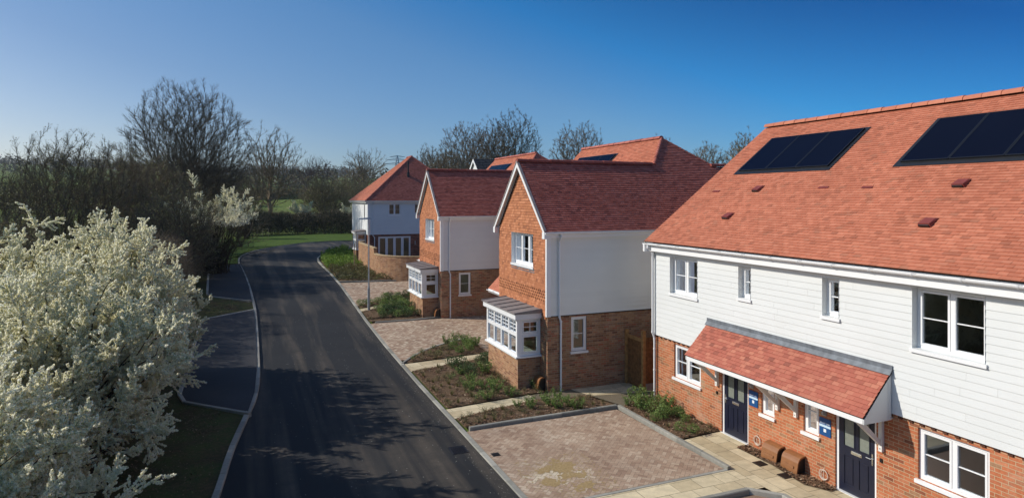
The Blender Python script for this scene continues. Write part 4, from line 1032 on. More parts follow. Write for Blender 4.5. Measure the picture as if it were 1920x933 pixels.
# ------------------------------------------------------------------ far white house
def far_house():
    X0, Y0, X1, Y1 = 9.48, 55.1, 18.7, 64.; b = 1.0; ZC = 3.45; ZE = 6.36
    h = empty('clad_house', (X0, Y0, b), 'white clad hip-roofed house behind the curved brick garden wall', 'house')
    wy = WY(Y0); wx = WX(X0)
    mb = MB(); fd = (10.32, 13.14, 1.15, 3.27)
    plain_wall(mb, wy, X0, X1, b - .2, ZC, [fd], .08); plain_wall(mb, wx, Y0, Y1, b - .2, ZC, [], .08)
    mb.face([(X1, Y0, b), (X1, Y1, b), (X1, Y1, ZE), (X1, Y0, ZE)]); mb.face([(X0, Y1, b), (X1, Y1, b), (X1, Y1, ZE), (X0, Y1, ZE)])
    mb.build('wall', B_FARRED, h)
    u1 = (11.18, 12.26, 5.1, 6.1); u2 = (13.42, 14.0, 5.2, 6.1); f1 = (58, 58.6, 5.0, 6.0)
    mb = MB(); boards(mb, WY(Y0 - .03), X0, X1, ZC, ZE - .05, [u1, u2], .15, .011); reveal(mb, WY(Y0 - .03), u1, .1); reveal(mb, WY(Y0 - .03), u2, .1)
    mb.build('side_cladding', CLADB, h)
    mb = MB(); boards(mb, WX(X0 - .03), Y0 - .03, Y1, ZC, ZE - .05, [(56.6, 57.0, 4.7, 6.0)], .15, .011); mb.build('front_cladding', CLAD, h)
    window(h, WX(X0 - .03), 56.6, 57.0, 4.7, 6.0, 1, .05)
    mb = MB(); mb.box(X0 - .07, X0 + .06, Y0 - .07, Y0 + .06, ZC - .02, ZE - .03); mb.build('corner_board', UPVC, h)
    window(h, WY(Y0 - .03), *u1, lites=2, rec=.03); window(h, WY(Y0 - .03), *u2, lites=1, rec=.03)
    window(h, wy, *fd, lites=4, rec=.03, bars=0, sill=False, fr=.07, sash=.07, name='french_doors')
    mb = MB(); mb.fbox(wy, 13.5, 13.56, 2.5, 2.85, .0, .08); mb.build('wall_lamp', GALV, h)
    room(h, X0 + .3, X0 + 7, Y0 + .25, Y0 + 4.5, 1.15, 3.3); room(h, X0 + .3, X0 + 7, Y0 + .25, Y0 + 4.5, 3.8, 6.2)
    ex0, ex1, ey0, ey1 = 9.2, 19., 54.85, 64.3; A = Vector((14.1, 58.7, 10.46)); B = Vector((14.1, 60.5, 10.46)); zE = 6.36
    c = [Vector((ex0, ey0, zE)), Vector((ex1, ey0, zE)), Vector((ex1, ey1, zE)), Vector((ex0, ey1, zE))]
    slope(h, 'roof_slope', c[0], c[1], A, A + Vector((-.001, 0, 0)), T_ROOF2, .1, .02, 41)
    slope(h, 'roof_slope', c[3], c[0], A, B, T_ROOF, .1, .02, 42)
    mb = MB(); mb.face([c[0], c[1], A]); mb.face([c[1], c[2], B, A]); mb.face([c[2], c[3], B]); mb.face([c[3], c[0], A, B]); o = mb.build('roof_underlay', FELT, h); o.location.z -= .01
    mb = MB(); ridge_tiles(mb, c[0], A + Vector((0, 0, .01)), .09, .3); ridge_tiles(mb, c[1], A + Vector((0, 0, .01)), .09, .3); ridge_tiles(mb, A, B, .12, .4); mb.build('ridge_tiles', T_ROOF2, h)
    mb = MB(); mb.box(ex0 + .04, ex1, ey0 + .04, ey0 + .06, zE - .2, zE - .01); mb.box(ex0 + .04, ex0 + .06, ey0 + .06, ey1, zE - .2, zE - .01); mb.box(ex0 + .06, ex1, ey0 + .06, Y0 - .04, zE - .2, zE - .18); mb.box(ex0 + .06, X0 - .03, Y0, ey1, zE - .2, zE - .18); mb.build('eaves_fascia', UPVC, h)
    gutter(h, (ex0 - .03, ey0 - .02, zE - .03), (ex1, ey0 - .02, zE - .03), (0, -1, 0)); gutter(h, (ex0 - .02, ey0, zE - .03), (ex0 - .02, ey1, zE - .03), (-1, 0, 0))
    downpipe(h, [(9.85, ey0 - .02, zE - .08), (9.85, ey0 - .02, zE - .16), (9.85, Y0 - .1, zE - .35), (9.85, Y0 - .1, ZC - .05), (10.0, Y0 - .06, ZC - .25), (10.0, Y0 - .06, b)])
    mb = MB(); fl = Vector((13.35, 56.9, 0)); zf = zE + (fl.y - ey0) * 1.065
    mb.tube((fl.x, fl.y, zf - .2), (fl.x, fl.y, zf + .35), .14, .12, 10); mb.tube((fl.x, fl.y, zf + .35), (fl.x, fl.y, zf + 1.25), .065, .065, 10); mb.tube((fl.x, fl.y, zf + 1.25), (fl.x, fl.y, zf + 1.32), .09, .09, 10); mb.build('flue', BLACK, h)
    # square bay with lead roof
    bx, b0, b1 = 8.62, 56.2, 57.9
    mb = MB(); mb.box(bx + .04, X0 - .003, b0 + .04, b1 - .04, b, 2.1); mb.build('bay_plinth', B_BUFF, h)
    window(h, WX(bx), b0, b1, 2.14, 3.5, 2, 0, bars=0, sill=False, transom=2.95, name='bay_window'); window(h, WY(b0), bx + .08, X0 - .03, 2.14, 3.5, 1, 0, bars=0, sill=False, transom=2.95, name='bay_window')
    mb = MB(); mb.box(bx - .01, bx + .08, b0 - .01, b0 + .08, 2.1, 3.5); mb.box(bx - .07, X0 - .004, b0 - .07, b1 + .07, 2.08, 2.14); mb.box(bx - .12, X0 - .034, b0 - .12, b1 + .12, 3.5, 3.68); mb.build('bay_frame', UPVC, h)
    mb = MB(); mb.box8([(bx - .18, b0 - .18, 3.68), (X0 - .04, b0 - .18, 3.68), (X0 - .04, b1 + .18, 3.68), (bx - .18, b1 + .18, 3.68), (bx - .18, b0 - .18, 3.71), (X0 - .04, b0 - .18, 3.82), (X0 - .04, b1 + .18, 3.82), (bx - .18, b1 + .18, 3.71)]); mb.build('bay_roof', LEADB, h)
B_FARRED = m_brick('brick_dark_red', [(0, (.14, .05, .035)), (.5, (.26, .085, .055)), (1, (.34, .12, .075))], (.28, .22, .17))
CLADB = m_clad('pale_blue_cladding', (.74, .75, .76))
far_house()

# curved garden wall
def garden_wall():
    h = empty('garden_wall', (8.7, 46, 1.0), 'curved brown brick garden wall in front of the white clad house', 'wall')
    def run(pts, zt, th=.22):
        mb = MB(); cp = MB(); P = [Vector((*p, 0)) for p in pts]; nr = []
        for i in range(len(P)):
            d = (P[min(i + 1, len(P) - 1)] - P[max(i - 1, 0)]).normalized(); nr.append(Vector((d.y, -d.x, 0)))
        s = 0
        uvs = []
        for i in range(len(P) - 1):
            a, b = P[i], P[i + 1]; na, nb = nr[i], nr[i + 1]; za, zb = zg(a.y) - .2, zg(b.y) - .2
            o0, o1 = a, b; i0, i1 = a - na * th * S, b - nb * th * S
            l = (b - a).length; ztt = zt
            for (p, q) in ((o0, o1), (i0, i1)):
                mb.face([(p.x, p.y, za), (q.x, q.y, zb), (q.x, q.y, ztt), (p.x, p.y, ztt)]); uvs.append((s, s + l, za, zb, ztt))
            oa, ob_ = a + na * .03 * S, b + nb * .03 * S; ia, ib = i0 - na * .03 * S, i1 - nb * .03 * S
            cp.box8([(oa.x, oa.y, zt), (ob_.x, ob_.y, zt), (ib.x, ib.y, zt), (ia.x, ia.y, zt), (oa.x, oa.y, zt + .06), (ob_.x, ob_.y, zt + .06), (ib.x, ib.y, zt + .06), (ia.x, ia.y, zt + .06)])
            s += l
        for e, nn in ((0, nr[0]), (-1, nr[-1])):
            p = P[e]; q = p - nn * th * S; z = zg(p.y) - .2; mb.face([(p.x, p.y, z), (q.x, q.y, z), (q.x, q.y, zt), (p.x, p.y, zt)]); uvs.append((0, th, z, z, zt))
        o = mb.build('wall_brickwork', B_BUFF, h)
        L_ = o.data.uv_layers[0].data
        for k, (a, b, z0, z1, zt_) in enumerate(uvs):
            for j, uv in enumerate(((a, z0), (b, z1), (b, zt_), (a, zt_))): L_[k * 4 + j].uv = uv
        cp.build('coping', COPE, h)
    S = 1
    # travel from pier toward the camera: outward normal is -X
    S = -1
    pts = [(8.6, 53.3), (8.6, 50), (8.6, 46.4)]
    run([(8.6, 53.3), (8.6, 50), (8.6, 46.4)], 2.92)
    arc = [(8.6, 46.35)] + [(11.6 - 3.0 * math.cos(t), 45.9 - 3.1 * math.sin(t)) for t in [math.pi / 2 * k / 12 for k in range(13)]] + [(15, 42.8)]
    run(arc, 2.55)
    mb = MB(); mb.box(8.5, 8.88, 53.3, 53.68, .9, 2.98); mb.build('pier', B_FARRED, h)
    mb = MB(); mb.box(8.46, 8.92, 53.26, 53.72, 2.98, 3.05); mb.build('pier_cap', COPE, h)
COPE = simple('brick_coping', (.46, .33, .19), .85, .2, .2, 9)
garden_wall()

# dark-roofed houses behind
def back_house(x0, x1, y0, y1, zr, label):
    ym = (y0 + y1) / 2; ze = zr - (y1 - y0) / 2 * .9; h = empty('dark_roofed_house', (x0, ym, 1.1), label, 'house', 'dark roofed houses behind the estate')
    mb = MB(); mb.face([(x0 + .2, y0 + .2, 1), (x1, y0 + .2, 1), (x1, y0 + .2, ze), (x0 + .2, y0 + .2, ze)]); mb.face([(x0 + .2, y0 + .2, 1), (x0 + .2, y1, 1), (x0 + .2, y1, ze), (x0 + .2, ym, zr - .1), (x0 + .2, y0 + .2, ze)]); mb.face([(x1, y0 + .2, 1), (x1, y1, 1), (x1, y1, ze), (x1, ym, zr - .1), (x1, y0 + .2, ze)]); mb.build('wall', CLAD, h)
    slope(h, 'roof', (x0, y0, ze), (x1, y0, ze), (x1, ym, zr), (x0, ym, zr), T_DARK, .3, .03, 51)
    mb = MB(); mb.face([(x0, y1, ze), (x1, y1, ze), (x1, ym, zr), (x0, ym, zr)]); mb.build('rear_roof', T_DARK, h)
    mb = MB()
    for yy in (y0, y1): mb.box8([(x0 - .03, yy, ze - .3), (x0, yy, ze - .3), (x0, ym, zr - .35), (x0 - .03, ym, zr - .35), (x0 - .03, yy, ze), (x0, yy, ze), (x0, ym, zr), (x0 - .03, ym, zr)])
    mb.build('bargeboard', UPVC, h)
back_house(24.2, 33, 67.5, 73.5, 11.15, 'dark grey roof with white gable behind the farther gabled house')
back_house(33.6, 46, 63, 69, 11.0, 'dark roof ridge glimpsed just above the nearer gabled house')

# lamp post
h = empty('street_lamp', (6.05, 35.0, zg(35)), 'tall thin galvanised street lamp by the path of the farther gabled house', 'street lamp')
zb = zg(35)
mb = MB(); mb.tube((6.05, 35, zb), (6.05, 35, zb + 1.25), .075, .07, 12); mb.tube((6.05, 35, zb + 1.25), (6.05, 35, zb + 1.4), .07, .042, 12); mb.tube((6.05, 35, zb + 1.4), (6.05, 35, zb + 5.05), .042, .035, 12); mb.build('pole', GALV, h)
mb = MB(); mb.tube((6.05, 35, zb + 5.0), (5.6, 35.1, zb + 5.02), .025, .025, 8); mb.build('arm', GALV, h)
mb = MB(); mb.box8([(6.15, 34.93, zb + 5.0), (5.5, 35.0, zb + 4.98), (5.5, 35.16, zb + 4.98), (6.15, 35.07, zb + 5.0), (6.12, 34.95, zb + 5.09), (5.52, 35.02, zb + 5.04), (5.52, 35.14, zb + 5.04), (6.12, 35.05, zb + 5.09)]); mb.build('lamp_head', SHEAD if False else GALV, h)
# pylon
def pylon(px, dist, zt, label):
    sa, ca = 495 / math.hypot(495, 1200), 1200 / math.hypot(495, 1200); xc = (px - 960) / 1200
    x, y = (sa + ca * xc) * dist, (ca - sa * xc) * dist; z0 = hill(x, y); H = zt - z0; mb = MB(); r = .24
    lv = [(0, 3.2), (.5, 1.6), (.8, .8), (1, .15)]
    for (t0, w0), (t1, w1) in zip(lv, lv[1:]):
        n = 3
        for k in range(n):
            a = t0 + (t1 - t0) * k / n; b = t0 + (t1 - t0) * (k + 1) / n; wa = w0 + (w1 - w0) * k / n; wb = w0 + (w1 - w0) * (k + 1) / n
            for sx in (-1, 1):
                for sy in (-1, 1):
                    mb.tube((x + sx * wa, y + sy * wa, z0 + a * H), (x + sx * wb, y + sy * wb, z0 + b * H), r, r, 4)
                mb.tube((x + sx * wa, y - wa, z0 + a * H), (x - sx * wb, y - wb, z0 + b * H), r * .6, r * .6, 4)
    for t, w in ((.72, 9), (.86, 7), (.96, 5)):
        for s in (-1, 1):
            mb.tube((x, y, z0 + t * H + .9), (x + s * w * .92, y - s * w * .38, z0 + t * H), r, r * .6, 4); mb.tube((x, y, z0 + t * H - .2), (x + s * w * .92, y - s * w * .38, z0 + t * H), r, r * .6, 4)
    tag(mb.build('electricity_pylon', GALV), label, 'pylon')
pylon(745, 420, 6.54 + 80 / 1200 * 420, 'distant steel electricity pylon above the trees beside the white house')

PALEW = simple('pale_timber', (.38, .29, .19), .8, .2, .15, 9)
LEAF_T = m_leaf('thicket_leaf', [(0, (.07, .07, .03)), (.7, (.16, .15, .065)), (1, (.28, .26, .12))])
BARKP = simple('purple_bark', (.12, .085, .08), .9, .1, .3, 2)
LEAF_P = m_leaf('leaf_pale_olive', [(0, (.06, .06, .02)), (.6, (.14, .14, .05)), (1, (.24, .23, .10))])
# ------------------------------------------------------------------ vegetation
def ray_xy(px, dist):
    """direction and distance from the viewpoint -> ground position"""
    sa, ca = 495 / math.hypot(495, 1200), 1200 / math.hypot(495, 1200); xc = (px - 960) / 1200
    return (sa + ca * xc) * dist, (ca - sa * xc) * dist
def norm(v): return v / np.maximum(np.linalg.norm(v, axis=-1, keepdims=True), 1e-9)
def seg_quads(A, B, ra, rb, sides=3):
    """prism quads for many segments; returns (n*sides,4,3)"""
    d = norm(B - A); ref = np.where(np.abs(d[:, 2:3]) > .9, np.array([[1., 0, 0]]), np.array([[0, 0, 1.]]))
    u = norm(np.cross(d, ref)); w = np.cross(d, u); out = []
    for k in range(sides):
        a0, a1 = 2 * np.pi * k / sides, 2 * np.pi * (k + 1) / sides
        c0 = u * np.cos(a0) + w * np.sin(a0); c1 = u * np.cos(a1) + w * np.sin(a1)
        out.append(np.stack([A + c0 * ra[:, None], A + c1 * ra[:, None], B + c1 * rb[:, None], B + c0 * rb[:, None]], 1))
    return np.concatenate(out, 0)
def leaf_quads(Cn, size, rg, asp=.6, flat=0., up=None):
    n = len(Cn); a = norm(rg.normal(size=(n, 3)) * np.array([1, 1, 1 - flat])); b = norm(np.cross(a, rg.normal(size=(n, 3))))
    s = np.asarray(size).reshape(-1, 1) * rg.uniform(.7, 1.3, (n, 1))
    u = a * s; v = b * s * asp
    return np.stack([Cn - u, Cn - v * .9, Cn + u, Cn + v * .9], 1)

def crown_tree(rg, fork, center, rx, rup, rdn, n, trunk_r=None, stems=1, k_path=.38, k_turn=1.2, flat=.55, twigs=3, twl=(.45, 1.0), rtip=.006, expo=.405, lean=0., lumps=.16, start=0.):
    """branching skeleton that fills a lumpy dome; every point joins the best existing branch"""
    cz = center
    P = []
    ph = rg.uniform(0, 6.28, 6)
    while len(P) < n:
        q = rg.normal(size=3); q /= np.linalg.norm(q); th = math.atan2(q[1], q[0])
        f = 1 + lumps * (math.sin(3 * th + ph[0] + 3 * q[2]) + .6 * math.sin(5 * th + ph[1] - 4 * q[2]) + .5 * math.sin(9 * th + ph[2] + 7 * q[2]))
        r = rg.random() ** flat * f
        v = np.array([q[0] * rx, q[1] * rx, q[2] * (rup if q[2] > 0 else rdn)]) * r + [lean, 0, cz]
        if v[2] > .4 + start: P.append(v)
    P = np.array(P); root = np.array([0, 0, fork]); d = np.linalg.norm(P - root, axis=1); P = P[np.argsort(d)]
    m0 = []; par = []; inc = []; plen = []
    for s in range(stems):
        a = rg.uniform(0, 6.28); o = np.array([math.cos(a), math.sin(a), 0]) * (.0 if stems == 1 else rg.uniform(.1, .7)); k = 5; prev = -1
        top = root + (np.array([math.cos(a), math.sin(a), 0]) * rx * .18 if stems > 1 else 0)
        for i in range(k + 1):
            t = i / k; q = o * (1 - t) + top * t; q = q * [1, 1, 0] + [0, 0, fork * t] + (rg.normal(size=3) * .03 * fork * t * [1, 1, 0])
            m0.append(q); par.append(prev); prev = len(m0) - 1; inc.append([0, 0, 1.]); plen.append(fork * t)
    NT = len(m0); X = np.empty((NT + n, 3)); I = np.empty((NT + n, 3)); Ln = np.empty(NT + n); PA = np.empty(NT + n, int); used = np.zeros(NT + n)
    X[:NT] = m0; I[:NT] = inc; Ln[:NT] = plen; PA[:NT] = par
    block = np.zeros(NT + n); block[:NT] = [0 if abs(q[2] - fork) < fork * .45 else 1e6 for q in m0]
    for j in range(n):
        c = NT + j; D = P[j] - X[:c]; dist = np.linalg.norm(D, axis=1) + 1e-6; cs = (D * I[:c]).sum(1) / dist
        cost = dist * (1 + k_turn * (1 - cs)) + k_path * Ln[:c] + block[:c] + used[:c] * .12
        i = int(np.argmin(cost)); X[c] = P[j]; PA[c] = i; Ln[c] = Ln[i] + dist[i]; v = D[i] / dist[i] * .75 + I[i] * .25; I[c] = v / np.linalg.norm(v); used[i] += 1
    cnt = np.ones(NT + n)
    for c in range(NT + n - 1, -1, -1):
        if PA[c] >= 0: cnt[PA[c]] += cnt[c]
    main = np.full(NT + n, -1); best = np.zeros(NT + n)
    for c in range(NT, NT + n):
        i = PA[c]
        if cnt[c] > best[i]: best[i] = cnt[c]; main[i] = c
    for it in range(3):
        Y = X.copy()
        for c in range(NT, NT + n):
            if main[c] >= 0: Y[c] = .46 * X[c] + .27 * X[PA[c]] + .27 * X[main[c]]
        X = Y
    for c in range(NT, NT + n):
        v = X[c] - X[PA[c]]; v = v / (np.linalg.norm(v) + 1e-9); I[c] = v
    rad = rtip * 1.25 * cnt ** expo
    if trunk_r: rad = np.where(rad > trunk_r, trunk_r + (rad - trunk_r) * .15, rad)
    SA, SB, RA, RB, LV = [], [], [], [], []
    for c in range(NT + n):
        i = PA[c]
        if i < 0: continue
        a_, b_ = X[i], X[c]; L_ = np.linalg.norm(b_ - a_); rb_ = rad[c]; ra_ = min(rad[i], rb_ * 1.5)
        if L_ > .9 and c >= NT:      # curved in pieces
            k = 3; t1 = I[i] * L_ * .33; pts = [a_, a_ + t1 * .5 + (b_ - a_) * .18 + rg.normal(size=3) * .03, a_ + (b_ - a_) * .66 + t1 * .12 + rg.normal(size=3) * .04, b_]
            for q in range(3): SA.append(pts[q]); SB.append(pts[q + 1]); RA.append(ra_ + (rb_ - ra_) * q / 3); RB.append(ra_ + (rb_ - ra_) * (q + 1) / 3); LV.append(0 if cnt[c] > n * .06 else 1)
        else: SA.append(a_); SB.append(b_); RA.append(ra_); RB.append(rb_); LV.append(0 if cnt[c] > n * .06 or c < NT else 1)
    SA, SB = np.array(SA), np.array(SB)
    tw = [];
    base = np.repeat(np.arange(NT, NT + n), twigs); bp = X[base]; dd = norm(I[base] + rg.normal(size=(len(base), 3)) * .48 + norm(bp - root) * .35 + [0, 0, .1]); l = rg.uniform(*twl, (len(base), 1)); mid = bp + dd * l * .5; d2 = norm(dd + rg.normal(size=dd.shape) * .18 + [0, 0, .12]); e = mid + d2 * l * .5
    d3 = norm(dd + rg.normal(size=dd.shape) * .3); e3 = mid + d3 * l * .45
    rt = np.full(len(base), rtip)
    TA = np.concatenate([bp, mid, mid]); TB = np.concatenate([mid, e, e3]); TRa = np.concatenate([rt, rt * .8, rt * .7]); TRb = np.concatenate([rt * .8, rt * .5, rt * .45])
    return (np.concatenate([SA, TA]), np.concatenate([SB, TB]), np.concatenate([RA, TRa]), np.concatenate([RB, TRb]), np.concatenate([LV, np.full(len(TA), 2)]))
def tree(px, dist, ztop, radius, name, label, group=None, seed=1, material=None, buds=0, budmat=None, budsize=.06, x=None, y=None, cat='tree', zlow=None, n=900, fork=None, **kw):
    """zlow = height where the crown is widest, above ground"""
    if x is None: x, y = ray_xy(px, dist)
    z0 = hill(x, y) - .05; H = ztop - z0; rg = np.random.default_rng(seed)
    cz = zlow if zlow is not None else H * .55; tw = kw.get('twl', (.45, 1.0))[1]
    A, B, ra, rb, lv = crown_tree(rg, fork if fork is not None else H * .2, cz, radius * .93, (H - cz) - tw * .35, kw.pop('rdn', cz * .55), n, **kw)
    root = empty(name, (x, y, z0), label, cat, group); off = np.array([x, y, z0]); m = material or BARK
    t0 = lv == 0
    quads_obj('trunk', seg_quads(A[t0] + off, B[t0] + off, ra[t0], rb[t0], 7), m, root)
    quads_obj('crown', np.concatenate([seg_quads(A[~t0] + off, B[~t0] + off, ra[~t0], rb[~t0], 3)]), m, root)
    if buds:
        e = B[lv == 2] + off; idx = rg.integers(0, len(e), buds); Cn = e[idx] + rg.normal(size=(buds, 3)) * .07
        quads_obj('young_leaves', leaf_quads(Cn, budsize, rg), budmat or BUD, root, rg.random(buds))
    return root
def copy_tree(src, x, y, s, rz, label, group=None):
    r = src.copy(); C.objects.link(r); r.location = (x, y, hill(x, y) - .1); r.rotation_euler = (0, 0, rz); r.scale = s; r['label'] = label
    if group: r['group'] = group
    for ch in src.children:
        c = ch.copy(); C.objects.link(c); c.parent = r; c.matrix_parent_inverse = ch.matrix_parent_inverse.copy()
    return r

# the great bare oak and its neighbours on the left
tree(352, 62, 18.0, 6.3, 'bare_tree', 'huge bare spreading tree with dense domed crown on the left', None, 11, BARKD, zlow=8.8, n=3600, fork=5.2, rdn=4.2, trunk_r=.42, rtip=.0075, twigs=8, twl=(.35, .8), flat=.45, lumps=.06)
tree(506, 104, 18.6, 5.6, 'bare_tree', 'slender bare tree standing alone beyond the road bend', None, 12, BARKF, zlow=9.5, n=900, fork=6.0, rdn=6, trunk_r=.34, rtip=.018, twigs=4, twl=(.4, 1.0), lumps=.12)
tree(683, 150, 18.4, 6.0, 'bare_tree', 'pale bare tree in the distance left of the white house', None, 13, BARKF, zlow=9.5, n=700, fork=3, rdn=7, trunk_r=.3, rtip=.017, twigs=4, twl=(.5, 1.1))
for (px, d, zt, rr, sd, lab, mt, n_) in (
    (872, 108, 19.6, 5.6, 21, 'leftmost of the three tall bare trees behind the farther gabled roof', BARKF, 700),
    (962, 106, 21.4, 5.2, 22, 'tallest of the three bare trees, right of the middle of the clump', BARKD, 700),
    (918, 113, 20.6, 5.0, 23, 'middle tree of the tall bare clump behind the gabled roofs', BARKF, 600),
    (1085, 110, 19.6, 5.9, 24, 'wide bare tree above the nearer gabled house roof', BARKF, 700),
    (806, 100, 14.6, 3.6, 25, 'low brown bare tree beside the ridge of the white house', BARKF, 500),
    (838, 90, 13.2, 4.0, 27, 'green tinged tree beside the farther gabled roof apex', BARKF, 600),
    (1240, 120, 18.4, 4.2, 28, 'fine bare tree top just showing over the hipped roof', BARKF, 260),
    (1326, 105, 15.8, 3.9, 29, 'bare pale tree in the gap left of the terrace roof', BARKF, 450),
    (1396, 96, 16.6, 3.6, 30, 'bare tree right behind the end of the terrace ridge', BARKF, 420),
    (1290, 130, 16.2, 3.2, 31, 'small bare tree just right of the hip of the nearer gabled roof', BARKD, 260)):
    tree(px, d, zt, rr, 'bare_tree', lab, 'bare trees behind the houses', sd, mt, zlow=(zt - 1) * .55, n=int(n_ * 3), fork=4.5, trunk_r=.3, rtip=.0115, twigs=8, twl=(.3, .65), flat=.45, lumps=.06, buds=5000 if sd in (27, 29, 30) else 0, budsize=.06)
# scrub trees in the left middle distance
for (px, d, zt, rr, sd, lab, mt, bd, n_) in (
    (125, 40, 10.6, 3.5, 41, 'sprawling bare scrub tree with pale buds at the far left', BARKD, 9000, 1900),
    (222, 46, 10.4, 2.6, 42, 'brownish bare scrub tree between the sprawling one and the huge tree', BARKF, 9000, 1700),
    (15, 46, 8.9, 3.0, 43, 'low bare scrub at the left edge above the blossom', BARKD, 5000, 1100),
    (290, 50, 9.6, 3.0, 44, 'dense olive scrub below the huge bare tree', BARKF, 16000, 1900),
    (455, 70, 10.4, 3.4, 45, 'dark bare scrub right of the huge tree', BARKD, 3000, 800),
    (330, 41, 7.2, 3.0, 46, 'tangled thorn thicket left of the farther parking bay', BARKD, 8000, 1100)):
    tree(px, d, zt, rr, 'scrub_tree', lab, 'scrub along the left of the road', sd, mt, bd, None, .04, zlow=(zt) * .5, n=n_, fork=.7, rdn=zt * .5, stems=5, rtip=.0065, twigs=6, twl=(.25, .6), k_path=.25, lumps=.12, flat=.4, trunk_r=.12)
for (px, d, zt, rr, sd, lab, mt, bd, st, n_) in (
    (612, 112, 11.0, 4.6, 51, 'dark many-stemmed olive bush beyond the road hedge', BARKD, 9000, 4, 700),
    (590, 165, 17.0, 6.0, 52, 'purple-brown fine twigged tree far beyond the hedge', BARKP, 0, 2, 600),
    (600, 140, 9.5, 4.5, 53, 'pale brown bushy tree behind the lone bare tree', BARKF, 3000, 3, 600),
    (650, 135, 12.0, 5.5, 54, 'low olive bushes left of the white house', BARKF, 7000, 3, 600),
    (405, 120, 12.0, 5.0, 55, 'hazy brown tree half hidden right of the huge bare tree', BARKF, 3000, 3, 600)):
    tree(px, d, zt, rr, 'scrub_tree', lab, 'bushes beyond the road bend', sd, mt, bd, None, .07, zlow=(zt - 1) * .5, n=n_, fork=1.2, rdn=zt * .45, stems=st, rtip=.016, twigs=4, twl=(.5, 1.3), k_path=.2, flat=.45, trunk_r=.2)

# ------------------------------------------------------------------ blossom shrubs
def spray(rg, Ln=1.):
    """flowering shoot along +Z: twig segments and blossom quads"""
    n = 7; P = [np.zeros(3)]; d = np.array([0, 0, 1.])
    for k in range(n): d = norm(d + rg.normal(size=3) * .12); P.append(P[-1] + d * Ln / n)
    P = np.array(P); sA = list(P[:-1]); sB = list(P[1:]); rr = [.006] * n; C_ = []
    def clump(p, q, dens, rad):
        m = int(np.linalg.norm(q - p) * dens); t = rg.random(m)[:, None]; return p + (q - p) * t + norm(rg.normal(size=(m, 3))) * rg.uniform(.2, 1, (m, 1)) ** .6 * rad
    for k in range(n):
        C_.append(clump(P[k], P[k + 1], 430 * min(1, .35 + k / 3), .034 * (1.05 - .5 * k / n)))
        for j in range(rg.integers(1, 4)):
            t = rg.random(); b = P[k] * (1 - t) + P[k + 1] * t; dl = norm(P[k + 1] - P[k]); sd = norm(np.cross(dl, rg.normal(size=3)))
            nd = norm(dl * .7 + sd); l2 = rg.uniform(.12, .34) * (1.15 - .75 * k / n) * Ln; e = b + nd * l2; e2 = e + norm(nd + np.array([0, 0, .5])) * l2 * .4
            sA += [b, e]; sB += [e, e2]; rr += [.004, .003]; C_.append(clump(b + nd * .05, e, 340, .026)); C_.append(clump(e, e2, 340, .024))
    return np.array(sA), np.array(sB), np.array(rr), np.concatenate(C_)
def rot_to(d, rg):
    d = norm(d); a = norm(np.cross(d, norm(rg.normal(size=d.shape)))); b = np.cross(d, a); return np.stack([a, b, d], -1)   # columns
rgb = np.random.default_rng(99)
SPR = [spray(rgb) for _ in range(7)]
